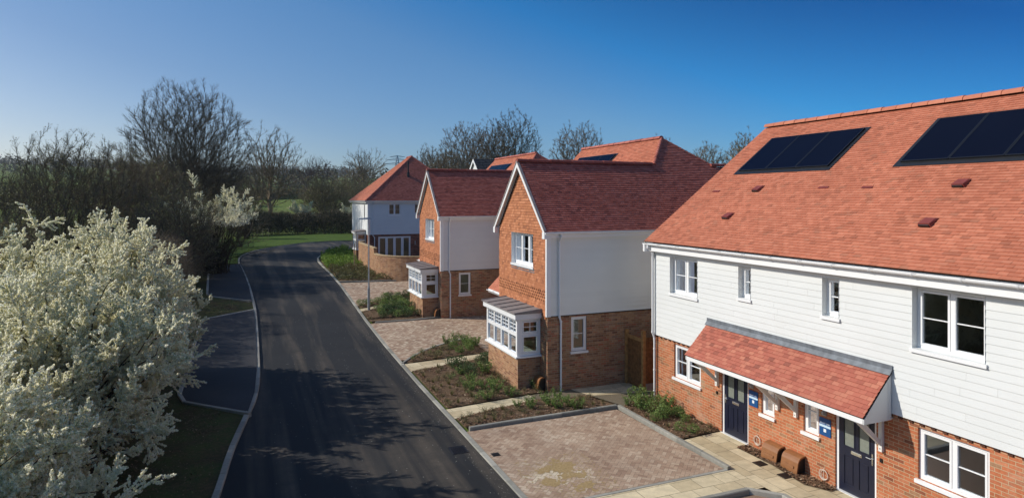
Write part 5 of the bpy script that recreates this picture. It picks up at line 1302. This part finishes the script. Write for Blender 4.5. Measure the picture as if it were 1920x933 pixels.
def blossom_shrub(x, y, H, rad, label, seed, nspray=420, size=.020, density=1., squash=1., group='white blossoming shrubs', bare=0.):
    rg = np.random.default_rng(seed); z0 = hill(x, y) + .05; root = empty('blossom_shrub', (x, y, z0), label, 'flowering shrub', group); off = np.array([x, y, z0])
    # main stems arching to points on a lumpy dome
    ns = int(nspray / 5); BA, BB, Br, Bs = [], [], [], []; sp = []; sd_ = []; sl = []
    lump = rg.normal(size=(6, 3))
    for i in range(ns):
        th = rg.uniform(0, 6.283); ph = math.acos(rg.uniform(.0, 1.)) ; f = 1 + .16 * math.sin(3 * th + lump[0, 0] * 3 + 2 * ph) + .12 * math.sin(5 * th + 4 * ph + lump[1, 0] * 3) + rg.uniform(-.30, .12)
        tip = np.array([math.sin(ph) * math.cos(th) * rad * f, math.sin(ph) * math.sin(th) * rad * f * squash, H * (.16 + .80 * math.cos(ph) ** .8 * f)])
        st = np.array([rg.normal() * rad * .12, rg.normal() * rad * .12, 0.]); mid = st * .4 + tip * .45 + np.array([0, 0, H * .22]); n = 8
        P = np.array([(1 - t) ** 2 * st + 2 * t * (1 - t) * mid + t * t * tip for t in np.linspace(0, 1, n + 1)]); P[1:-1] += rg.normal(size=(n - 1, 3)) * .07
        for k in range(n): BA.append(P[k]); BB.append(P[k + 1]); Br.append(.035 * (1 - k / n) + .008); Bs.append(.035 * (1 - (k + 1) / n) + .008)
        outd = norm(tip - np.array([0, 0, H * .35])); 
        for j in range(5):
            t = rg.uniform(.5, 1.) if j else 1.; xx = t * n; k = min(int(xx), n - 1); b = P[k] + (P[k + 1] - P[k]) * (xx - k)
            dd = norm(outd * rg.uniform(.2, 1.) + np.array([0, 0, rg.uniform(.25, 1.1)]) + rg.normal(size=3) * .45)
            # low shoots droop outwards
            sp.append(b); sd_.append(dd); sl.append(rg.uniform(.5, 1.0) * (1.3 if rg.random() < .15 else 1))
    sp = np.array(sp); sd_ = np.array(sd_); sl = np.array(sl)
    M = rot_to(sd_, rg); QB = []; TA, TB, TR = [], [], []
    which = rg.integers(0, len(SPR), len(sp))
    for w_ in range(len(SPR)):
        ii = np.where(which == w_)[0]
        if not len(ii): continue
        a, b, r, c = SPR[w_]
        if density < 1: c = c[rg.random(len(c)) < density]
        Ml = M[ii] * sl[ii][:, None, None]
        cc = np.einsum('nij,mj->nmi', Ml, c) + sp[ii][:, None]; cc = cc.reshape(-1, 3)
        if bare: cc = cc[rg.random(len(cc)) < np.clip((cc[:, 2] / H - bare) / .35, 0, 1) ** 1.3]
        QB.append(cc)
        TA.append((np.einsum('nij,mj->nmi', Ml, a) + sp[ii][:, None]).reshape(-1, 3)); TB.append((np.einsum('nij,mj->nmi', Ml, b) + sp[ii][:, None]).reshape(-1, 3)); TR.append(np.tile(r, len(ii)))
    cc = np.concatenate(QB) + off; TA = np.concatenate(TA) + off; TB = np.concatenate(TB) + off; TR = np.concatenate(TR)
    A = np.concatenate([np.array(BA) + off, TA]); B = np.concatenate([np.array(BB) + off, TB]); ra = np.concatenate([Br, TR]); rb = np.concatenate([Bs, TR * .7])
    keep = A[:, 2] > 0; quads_obj('branches', seg_quads(A[keep], B[keep], ra[keep], rb[keep], 3), TWIG, root)
    cc = cc[cc[:, 2] > z0 + .05]
    quads_obj('blossom', leaf_quads(cc, size, rg, 1.0), BLOSSOM, root, rg.random(len(cc)))
    return root
TWIG = simple('shrub_twig', (.06, .045, .03), .9, .1, .3, 8)
blossom_shrub(-4.9, 13.2, 3.3, 2.5, 'white blossoming shrub filling the bottom left corner', 1, 1000, .0185)
blossom_shrub(-3.9, 17.2, 4.1, 2.1, 'big white blossoming shrub leaning toward the nearer parking bay', 2, 900, .019)
blossom_shrub(-3.7, 21.6, 4.7, 1.85, 'white blossoming shrub touching the nearer parking bay', 3, 800, .020)
blossom_shrub(-8.4, 19.0, 5.1, 2.5, 'tall white blossoming shrub at the left edge behind the big one', 4, 800, .021)
blossom_shrub(-4.6, 25.4, 5.2, 2.5, 'white blossoming shrub at the back of the near cluster', 5, 1050, .022)
blossom_shrub(-7.2, 22.6, 4.9, 2.0, 'white blossoming shrub filling the middle of the near cluster', 12, 500, .022)
blossom_shrub(-9.6, 24.5, 5.7, 2.6, 'white blossoming shrub farthest back at the left edge', 11, 750, .024)
blossom_shrub(-4.2, 26.5, 3.3, 1.2, 'half bare shrub with thin blossom at the end of the near cluster', 6, 300, .022, .6, bare=.35)
x, y = ray_xy(402, 46); blossom_shrub(x, y, 5.6, 2.9, 'grey thorny shrub with blossom on its top beside the farther parking bay', 17, 620, .030, .6, bare=.6)
x, y = ray_xy(566, 104); blossom_shrub(x, y, 4.6, 2.0, 'small distant blossoming bush behind the dark hedge', 8, 200, .05, .3, bare=.3)
x, y = ray_xy(664, 106); blossom_shrub(x, y, 4.6, 1.8, 'distant blossoming bush next to the corner of the white house', 9, 200, .05, .22, bare=.4)
x, y = ray_xy(462, 84); blossom_shrub(x, y, 5.0, 1.8, 'faint blossoming bush beside the trunk of the lone bare tree', 10, 200, .045, .2, bare=.5)

# hedges
def hedge(name, pts, H, Wd, n, size, label, seed, material=HEDGEM, group=None, cat='hedge', wob=.25, tw=1.):
    rg = np.random.default_rng(seed); P = [np.array(p, float) for p in pts]; seg = [np.linalg.norm(b - a) for a, b in zip(P, P[1:])]; tot = sum(seg)
    s = rg.random(n) * tot; cum = np.cumsum([0] + seg); i = np.clip(np.searchsorted(cum, s) - 1, 0, len(seg) - 1); t = (s - cum[i]) / np.array(seg)[i]
    A = np.array(P)[i]; B = np.array(P)[i + 1]; c = A + (B - A) * t[:, None]; d = norm(B - A); nn = np.column_stack([-d[:, 1], d[:, 0]])
    hh = H * (1 + wob * np.array([mnoise.noise(Vector((v * .35, seed, 0))) + .5 * mnoise.noise(Vector((v * 1.3, seed, 4))) for v in s]))
    a = rg.uniform(-1, 1, n); b = rg.random(n) ** .6; sh = np.sqrt(np.clip(1 - np.abs(a) ** 3 * .75, 0, 1))
    q = c + nn * (a * Wd)[:, None]; z = np.array([hill(u, v) for u, v in q]); Cn = np.column_stack([q, z + b * hh * sh])
    root = empty(name, (P[0][0], P[0][1], hill(*P[0])), label, cat, group)
    quads_obj('foliage', leaf_quads(Cn, size, rg, .5), material, root, rg.random(n))
    m = int(n * .55 * tw); j = rg.integers(0, n, m); A3 = Cn[j]; B3 = A3 + norm(rg.normal(size=(m, 3)) + [0, 0, .8]) * rg.uniform(.25, .8, (m, 1)); r = np.full(m, max(.006, size * .1))
    quads_obj('twigs', seg_quads(A3, B3, r, r * .5, 3), BARKF, root)
    # stems
    m = max(6, int(tot * 2)); s = rg.integers(0, n, m); A3 = np.column_stack([q[s], z[s] - .1]); B3 = A3 + norm(rg.normal(size=(m, 3)) * .3 + [0, 0, 1]) * (hh[s] * .75)[:, None]
    quads_obj('stems', seg_quads(A3, B3, np.full(m, .04), np.full(m, .015), 5), BARKD, root); return root
hx = lambda px, d: ray_xy(px, d)
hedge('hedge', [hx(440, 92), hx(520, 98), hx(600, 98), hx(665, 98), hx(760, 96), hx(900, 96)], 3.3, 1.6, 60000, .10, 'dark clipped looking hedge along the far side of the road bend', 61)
hedge('hedge', [(-5.5, 28), (-4.4, 34), (-4.6, 42), (-4.4, 50)], 3.4, 1.5, 22000, .045, 'dark tangled undergrowth beside the two parking bays', 62, LEAF_T, wob=.5, tw=2.)
hedge('hedge', [(-4.8, 50), (-5, 62), (-5.5, 75), (-4.5, 88)], 3.9, 2.0, 22000, .06, 'dark undergrowth along the grass strip under the huge bare tree', 63, LEAF_T, wob=.5, tw=1.5)
hedge('hedge', [(-16, 30), (-13, 44), (-10, 58), (-9, 75)], 4.2, 3.0, 26000, .06, 'brushy undergrowth below the scrub trees', 64, LEAF_O, wob=.5, tw=1.5)
hedge('hedge', [hx(-200, 130), hx(60, 135), hx(300, 150), hx(480, 170)], 5, 3, 16000, .22, 'field hedge far left beyond the scrub', 65, LEAF_O, wob=.7)
hedge('hedge', [hx(430, 190), hx(540, 200), hx(640, 205), hx(800, 210)], 3, 3, 16000, .28, 'brown field hedge across the slope beyond the lone tree', 66, LEAF_O, wob=.7, tw=2)
hedge('hedge', [hx(780, 130), hx(900, 128), hx(1050, 128), hx(1200, 125), hx(1420, 120)], 7.5, 3, 26000, .20, 'brushy tree belt behind the houses', 67, LEAF_O, wob=.6, tw=2)
# wooded ridge
def wood(pts, n, H, seed, label):
    rg = np.random.default_rng(seed); Q = []; T = []
    for (p, q_, dd) in pts:
        for k in range(n):
            x, y = ray_xy(rg.uniform(p, q_), dd * rg.uniform(.94, 1.06)); h = H * rg.uniform(.6, 1.15); m = 110
            c = np.array([x, y, hill(x, y)]); th = rg.random(m) * 6.283; rr = rg.random(m) ** .5 * h * .42; zz = rg.random(m) ** .7
            Cn = c + np.column_stack([np.cos(th) * rr, np.sin(th) * rr, h * zz * np.sqrt(np.clip(1 - (rr / (h * .5)) ** 2, 0.1, 1))])
            Q.append(leaf_quads(Cn, h * .075, rg, .5)); T.append(rg.random(m) * .6 + rg.random() * .4)
    tag(quads_obj('distant_wood', np.concatenate(Q), WOODM, tint=np.concatenate(T)), label, 'wood', kind='stuff')
WOODM = m_leaf('wood_haze', [(0, (.035, .035, .022)), (1, (.095, .085, .055))])
wood([(-250, 700, 900)], 420, 15, 71, 'distant wooded ridge along the skyline')
wood([(380, 560, 330), (560, 860, 300), (-200, 120, 420)], 22, 11, 72, 'distant trees around the fields on the slope')

# leaf litter and thin grass on the dark verge
def litter():
    rg = np.random.default_rng(77); n = 30000; x = -rg.uniform(.75, 6.5, n); y = rg.uniform(10, 46, n)
    k = ~((x > -2.2) & (y > 22.6) & (y < 36.6)) & ~((x > -2.9) & (y > 38.5)) & ~((x > -.6 - .35 * np.clip(17 - y, 0, 20)) & (y < 19)) & ~((x > -2.2) & (y > 20.5) & (y < 23) & (x > -2.2 + (23 - y) * .95))
    x, y = x[k], y[k]; m = len(x); z = np.array([zg(v) for v in y]) + .075 + rg.random(m) * .035; a = rg.uniform(0, 6.28, m); sz = rg.uniform(.012, .035, m); c = np.column_stack([x, y, z]); t = rg.normal(size=(m, 2)) * .5
    u = np.column_stack([np.cos(a), np.sin(a), t[:, 0]]) * sz[:, None]; v = np.column_stack([-np.sin(a), np.cos(a), t[:, 1]]) * sz[:, None] * .5
    tag(quads_obj('leaf_litter', np.stack([c - u, c - v, c + u, c + v], 1), LITTER, tint=rg.random(m)), 'dead leaves and thin grass on the dark verge left of the road', 'leaf litter', kind='stuff')
LITTER = m_leaf('litter', [(0, (.06, .09, .02)), (.4, (.10, .13, .035)), (.5, (.14, .085, .045)), (1, (.28, .19, .11))], .1)
litter()
# young tree with stake, timber frame
sx, sy = ray_xy(667.5, 48.6); z = zg(sy)
h = empty('young_tree', (sx, sy, z), 'thin newly planted tree tied to a pale stake in the corner bed', 'tree')
mb = MB(); mb.tube((sx, sy, z), (sx + .05, sy, z + 2.2), .02, .016, 6); mb.tube((sx + .05, sy, z + 2.2), (sx, sy, z + 3.9), .016, .006, 6)
for k in range(9):
    zz = z + 1.9 + k * .2; a = k * 2.4; mb.tube((sx + .02, sy, zz), (sx + .02 + .28 * math.cos(a), sy + .28 * math.sin(a), zz + .35), .007, .003, 4)
mb.build('trunk', BARKF, h)
mb = MB(); mb.tube((sx - .12, sy, z), (sx - .12, sy, z + 2.1), .035, .035, 8); mb.build('stake', PALEW, h)
fx, fy = ray_xy(498, 88); z = .14 + zg(fy); g = empty('tree_guard', (fx, fy, z), 'small pale timber tree guard frame on the far grass', 'tree guard')
mb = MB(); mb.box(fx - .4, fx - .33, fy - .03, fy + .03, z - .1, z + 1.15); mb.build('post', PALEW, g); mb = MB(); mb.box(fx + .33, fx + .4, fy - .03, fy + .03, z - .1, z + 1.15); mb.build('post', PALEW, g)
mb = MB(); mb.box(fx - .4, fx + .4, fy - .035, fy - .031, z + 1.08, z + 1.15); mb.box(fx - .33, fx + .33, fy - .03, fy + .03, z + 1.07, z + 1.14); mb.build('rail', PALEW, g)

# ------------------------------------------------------------------ bed plants
PR = {}
def proto_plant(kind, seed):
    rg = np.random.default_rng(seed)
    if kind == 'leafy':       # upright leafy shrub
        n = 14; Q = []; T = []; SA, SB = [], []
        for k in range(n):
            a = rg.uniform(0, 6.28); l = rg.uniform(.28, .48); d = norm(np.array([math.cos(a) * .5, math.sin(a) * .5, 1.])); b = np.array([math.cos(a), math.sin(a), 0]) * .05
            SA.append(b); SB.append(b + d * l); m = 26; t = rg.uniform(.15, 1, (m, 1)); Q.append(leaf_quads(b + d * l * t + rg.normal(size=(m, 3)) * .028, .030, rg, .45)); T.append(rg.random(m) * .5 + t[:, 0] * .5)
        return np.concatenate(Q), np.concatenate(T), np.array(SA), np.array(SB)
    if kind == 'dense':
        m = 420; c = norm(rg.normal(size=(m, 3))) * rg.uniform(.5, 1, (m, 1)) * np.array([.26, .26, .20]) + [0, 0, .17]; c = c[c[:, 2] > .01]; SA = np.zeros((6, 3)); SB = norm(rg.normal(size=(6, 3)) + [0, 0, 2]) * .25
        return leaf_quads(c, .026, rg, .5), rg.random(len(c)), SA, SB
    if kind == 'low':
        m = 150; c = norm(rg.normal(size=(m, 3))) * rg.uniform(.3, 1, (m, 1)) * np.array([.16, .16, .12]) + [0, 0, .08]; c = c[c[:, 2] > .0]; SA = np.zeros((8, 3)); SB = norm(rg.normal(size=(8, 3)) + [0, 0, 1.5]) * .19
        return leaf_quads(c, .018, rg, .4), rg.random(len(c)), SA, SB
    if kind == 'tuft':
        m = 70; a = rg.uniform(0, 6.28, m); sp_ = rg.uniform(.1, .8, m); l = rg.uniform(.10, .22, m); d = norm(np.column_stack([np.cos(a) * sp_, np.sin(a) * sp_, np.ones(m)])); b = np.column_stack([np.cos(a) * .02, np.sin(a) * .02, np.zeros(m)])
        s = np.column_stack([-np.sin(a), np.cos(a), np.zeros(m)]) * .006; e = b + d * l[:, None]
        return np.stack([b - s, b + s, e + s * .2, e - s * .2], 1), rg.random(m), np.zeros((1, 3)), np.array([[0, 0, .1]])
def plant(x, y, kind, matr, s, rz, label, group, var):
    key = (kind, matr.name, var)
    z = zg(y) + .085
    if key not in PR:
        Q, T, SA, SB = proto_plant(kind, 100 + var * 7 + len(kind)); r = empty('shrub', (0, 0, 0), label, 'shrub', group)
        quads_obj('foliage', Q, matr, r, T); quads_obj('stem', seg_quads(SA, SB, np.full(len(SA), .006), np.full(len(SA), .003), 3), BARK, r); PR[key] = r
    else:
        src = PR[key]; r = src.copy(); C.objects.link(r); r['label'] = label; r['group'] = group
        for ch in src.children: c = ch.copy(); C.objects.link(c); c.parent = r
    r.location = (x, y, z); r.rotation_euler = (0, 0, rz); r.scale = (s, s, s * random.uniform(.85, 1.2)); return r
random.seed(21)
def scatter(bed, n, kinds, mind, reg=None, sc=(.8, 1.2), poly=None):
    sc = (sc[0] * .82, sc[1] * .88)
    poly = poly or BEDS[bed]; x0 = min(p[0] for p in poly); x1 = max(p[0] for p in poly); y0 = min(p[1] for p in poly); y1 = max(p[1] for p in poly); got = []; tries = 0
    while len(got) < n and tries < n * 60:
        tries += 1; x, y = random.uniform(x0 + .1, x1 - .1), random.uniform(y0 + .08, y1 - .08)
        if not inside(x, y, poly) or (reg and not reg(x, y)) or any((x - a) ** 2 + (y - b) ** 2 < mind ** 2 for a, b in got): continue
        got.append((x, y)); kind, mt, desc = random.choice(kinds); plant(x, y, kind, mt, random.uniform(*sc), random.uniform(0, 6.28), desc + ' in the ' + BLAB[bed], 'shrubs in the ' + BLAB[bed], random.randint(0, 2))
gl = ('leafy', LEAF_G, 'upright fresh green shrub'); dn = ('dense', LEAF_D, 'dense dark green shrub'); lo_ = ('low', LEAF_O, 'low olive shrub'); tf = ('tuft', LEAF_O, 'spiky tuft'); br_ = ('dense', LEAF_Y, 'bright green mounded shrub'); gd = ('dense', LEAF_G, 'rounded green shrub')
scatter('strip', 14, [gl, lo_], .33, lambda x, y: 7.6 < x < 9.6, (.75, 1.1)); scatter('strip', 24, [tf, lo_, lo_], .28, lambda x, y: not 7.7 < x < 9.4, (.8, 1.2))
scatter('terrace', 12, [gl, gl, gd], .36, lambda x, y: y > 15.6, (.9, 1.35)); scatter('terrace', 14, [lo_, gd, tf], .3, lambda x, y: y < 16, (.7, 1.05))
scatter('main', 14, [dn], .30, lambda x, y: y > 22.2 and x > 7., (.9, 1.25)); scatter('main', 48, [lo_, lo_, gl, ('low', LEAF_G, 'low green shrub')], .30, lambda x, y: x > 6.7 and y < 22.4, (.9, 1.4)); scatter('main', 26, [lo_, tf], .3, lambda x, y: x < 6.8, (.7, 1.1))
scatter('porch', 12, [gd, gl], .33, lambda x, y: x > 8, (.9, 1.3)); scatter('porch', 22, [lo_, lo_, ('low', LEAF_G, 'low green shrub')], .28, lambda x, y: x <= 8.2, (1, 1.5))
scatter('second', 30, [dn, dn, gd], .33, lambda x, y: x > 6.4 and y > 33, (1, 1.5)); scatter('second', 16, [lo_], .3, None, (1, 1.4))
scatter('second_strip', 16, [dn, gd], .35, None, (1, 1.4))
def cover(bed, n, reg, H, size, matr, label, seed):
    rg = np.random.default_rng(seed); poly = BEDS[bed]; x0 = min(p[0] for p in poly); x1 = max(p[0] for p in poly); y0 = min(p[1] for p in poly); y1 = max(p[1] for p in poly)
    pts = [(x, y) for x, y in zip(rg.uniform(x0, x1, n), rg.uniform(y0, y1, n)) if inside(x, y, poly) and reg(x, y)]; C3 = []
    for x, y in pts:
        h = max(0, .35 + .8 * mnoise.noise(Vector((x * 1.6, y * 1.6, seed))) + .4 * mnoise.noise(Vector((x * 5, y * 5, seed)))) * H * 1.6
        if h > .03: C3.append((x, y, zg(y) + .08 + h * rg.random() ** .4))
    C3 = np.array(C3); tag(quads_obj('ground_cover', leaf_quads(C3, size, rg, .5), matr, None, rg.random(len(C3))), label, 'ground cover', kind='stuff')
cover('corner', 60000, lambda x, y: y > 51, .55, .05, LEAF_Y, 'bright green ground cover at the far end of the corner bed', 1)
cover('corner', 50000, lambda x, y: y < 52, .40, .045, LEAF_P, 'pale olive ground cover in the near part of the corner bed', 2)
# air between the viewpoint and the far ridge
mb = MB(); mb.box(-1300, 1300, -120, 1150, -8, 110); hz = mb.build('haze', UPVC); tag(hz, 'thin pale blue air haze over the whole valley', 'haze', kind='stuff')
hm = bpy.data.materials.new('haze_air'); hm.use_nodes = True; ht = hm.node_tree; ht.nodes.clear(); ho = ht.nodes.new('ShaderNodeOutputMaterial'); hv = ht.nodes.new('ShaderNodeVolumePrincipled')
hv.inputs['Color'].default_value = (.80, .88, 1, 1); hv.inputs['Density'].default_value = .00016; hv.inputs['Anisotropy'].default_value = .2; ht.links.new(hv.outputs[0], ho.inputs['Volume'])
hz.data.materials.clear(); hz.data.materials.append(hm)
# ------------------------------------------------------------------ world, sun, camera
w = bpy.data.worlds.new('World'); bpy.context.scene.world = w; w.use_nodes = True; nt = w.node_tree
SUN = Vector((-.893, .45, 0)).normalized(); EL = R(33.5)
sk = nt.nodes.new('ShaderNodeTexSky'); sk.sky_type = 'NISHITA'; sk.sun_disc = False; sk.sun_elevation = EL
sk.sun_rotation = math.atan2(SUN.x, SUN.y); sk.air_density = .7; sk.dust_density = 1.0; sk.ozone_density = 6; sk.altitude = 50
bg = nt.nodes['Background']; bg.inputs[1].default_value = .135; # clear cold sky: deepest blue well away from the sun, pale toward it and toward the horizon; brightened overhead as added fill
tc = nt.nodes.new('ShaderNodeTexCoord'); dt = nt.nodes.new('ShaderNodeVectorMath'); dt.operation = 'DOT_PRODUCT'; dt.inputs[1].default_value = (.3236, -.133, .937)
nt.links.new(tc.outputs['Generated'], dt.inputs[0]); mr = nt.nodes.new('ShaderNodeMapRange'); mr.inputs[1].default_value = -.2; mr.inputs[2].default_value = 1.0; nt.links.new(dt.outputs['Value'], mr.inputs[0])
f_ = lambda t: (t + .2) / 1.2
cr = ramp(nt, mr.outputs[0], [(f_(-.15), (1.03, .85, .68)), (f_(0), (.70, .74, .70)), (f_(.16), (.52, .78, .82)), (f_(.27), (.12, .70, .92)), (f_(.42), (.0, .345, .62)), (f_(.55), (.15, .5, .7)), (f_(.78), (1.75, 1.5, 1.2))])  # last stop: unseen overhead sky overbright, added as fill for shaded walls
mu = nt.nodes.new('ShaderNodeMix'); mu.data_type = 'RGBA'; mu.blend_type = 'MULTIPLY'; mu.inputs[0].default_value = 1; nt.links.new(sk.outputs[0], mu.inputs[6]); nt.links.new(cr, mu.inputs[7])
nt.links.new(mu.outputs[2], bg.inputs[0])
ld = bpy.data.lights.new('sun', 'SUN'); ld.energy = 3.8; ld.angle = R(.5); ld.color = (1, .93, .82)
lo = bpy.data.objects.new('sun', ld); C.objects.link(lo)
dirv = Vector((SUN.x * math.cos(EL), SUN.y * math.cos(EL), math.sin(EL))); lo.rotation_euler = dirv.to_track_quat('Z', 'Y').to_euler(); lo.location = dirv * 50
cd = bpy.data.cameras.new('camera'); co = bpy.data.objects.new('camera', cd); C.objects.link(co); bpy.context.scene.camera = co
cd.sensor_width = 36; cd.lens = 22.5; cd.shift_y = -94.5 / 1920; cd.clip_end = 6000; cd.clip_start = .1
co.location = (0, 0, 6.54); co.rotation_euler = (R(90), 0, -math.atan2(495, 1200))
sc = bpy.context.scene; sc.view_settings.view_transform = 'Standard'; sc.view_settings.look = 'None'; sc.view_settings.exposure = .17; sc.view_settings.gamma = 1
sc.render.resolution_x = 1024; sc.render.resolution_y = 497

sc.cycles.max_bounces = 12; sc.cycles.diffuse_bounces = 7; sc.cycles.transmission_bounces = 7; sc.cycles.transparent_max_bounces = 12
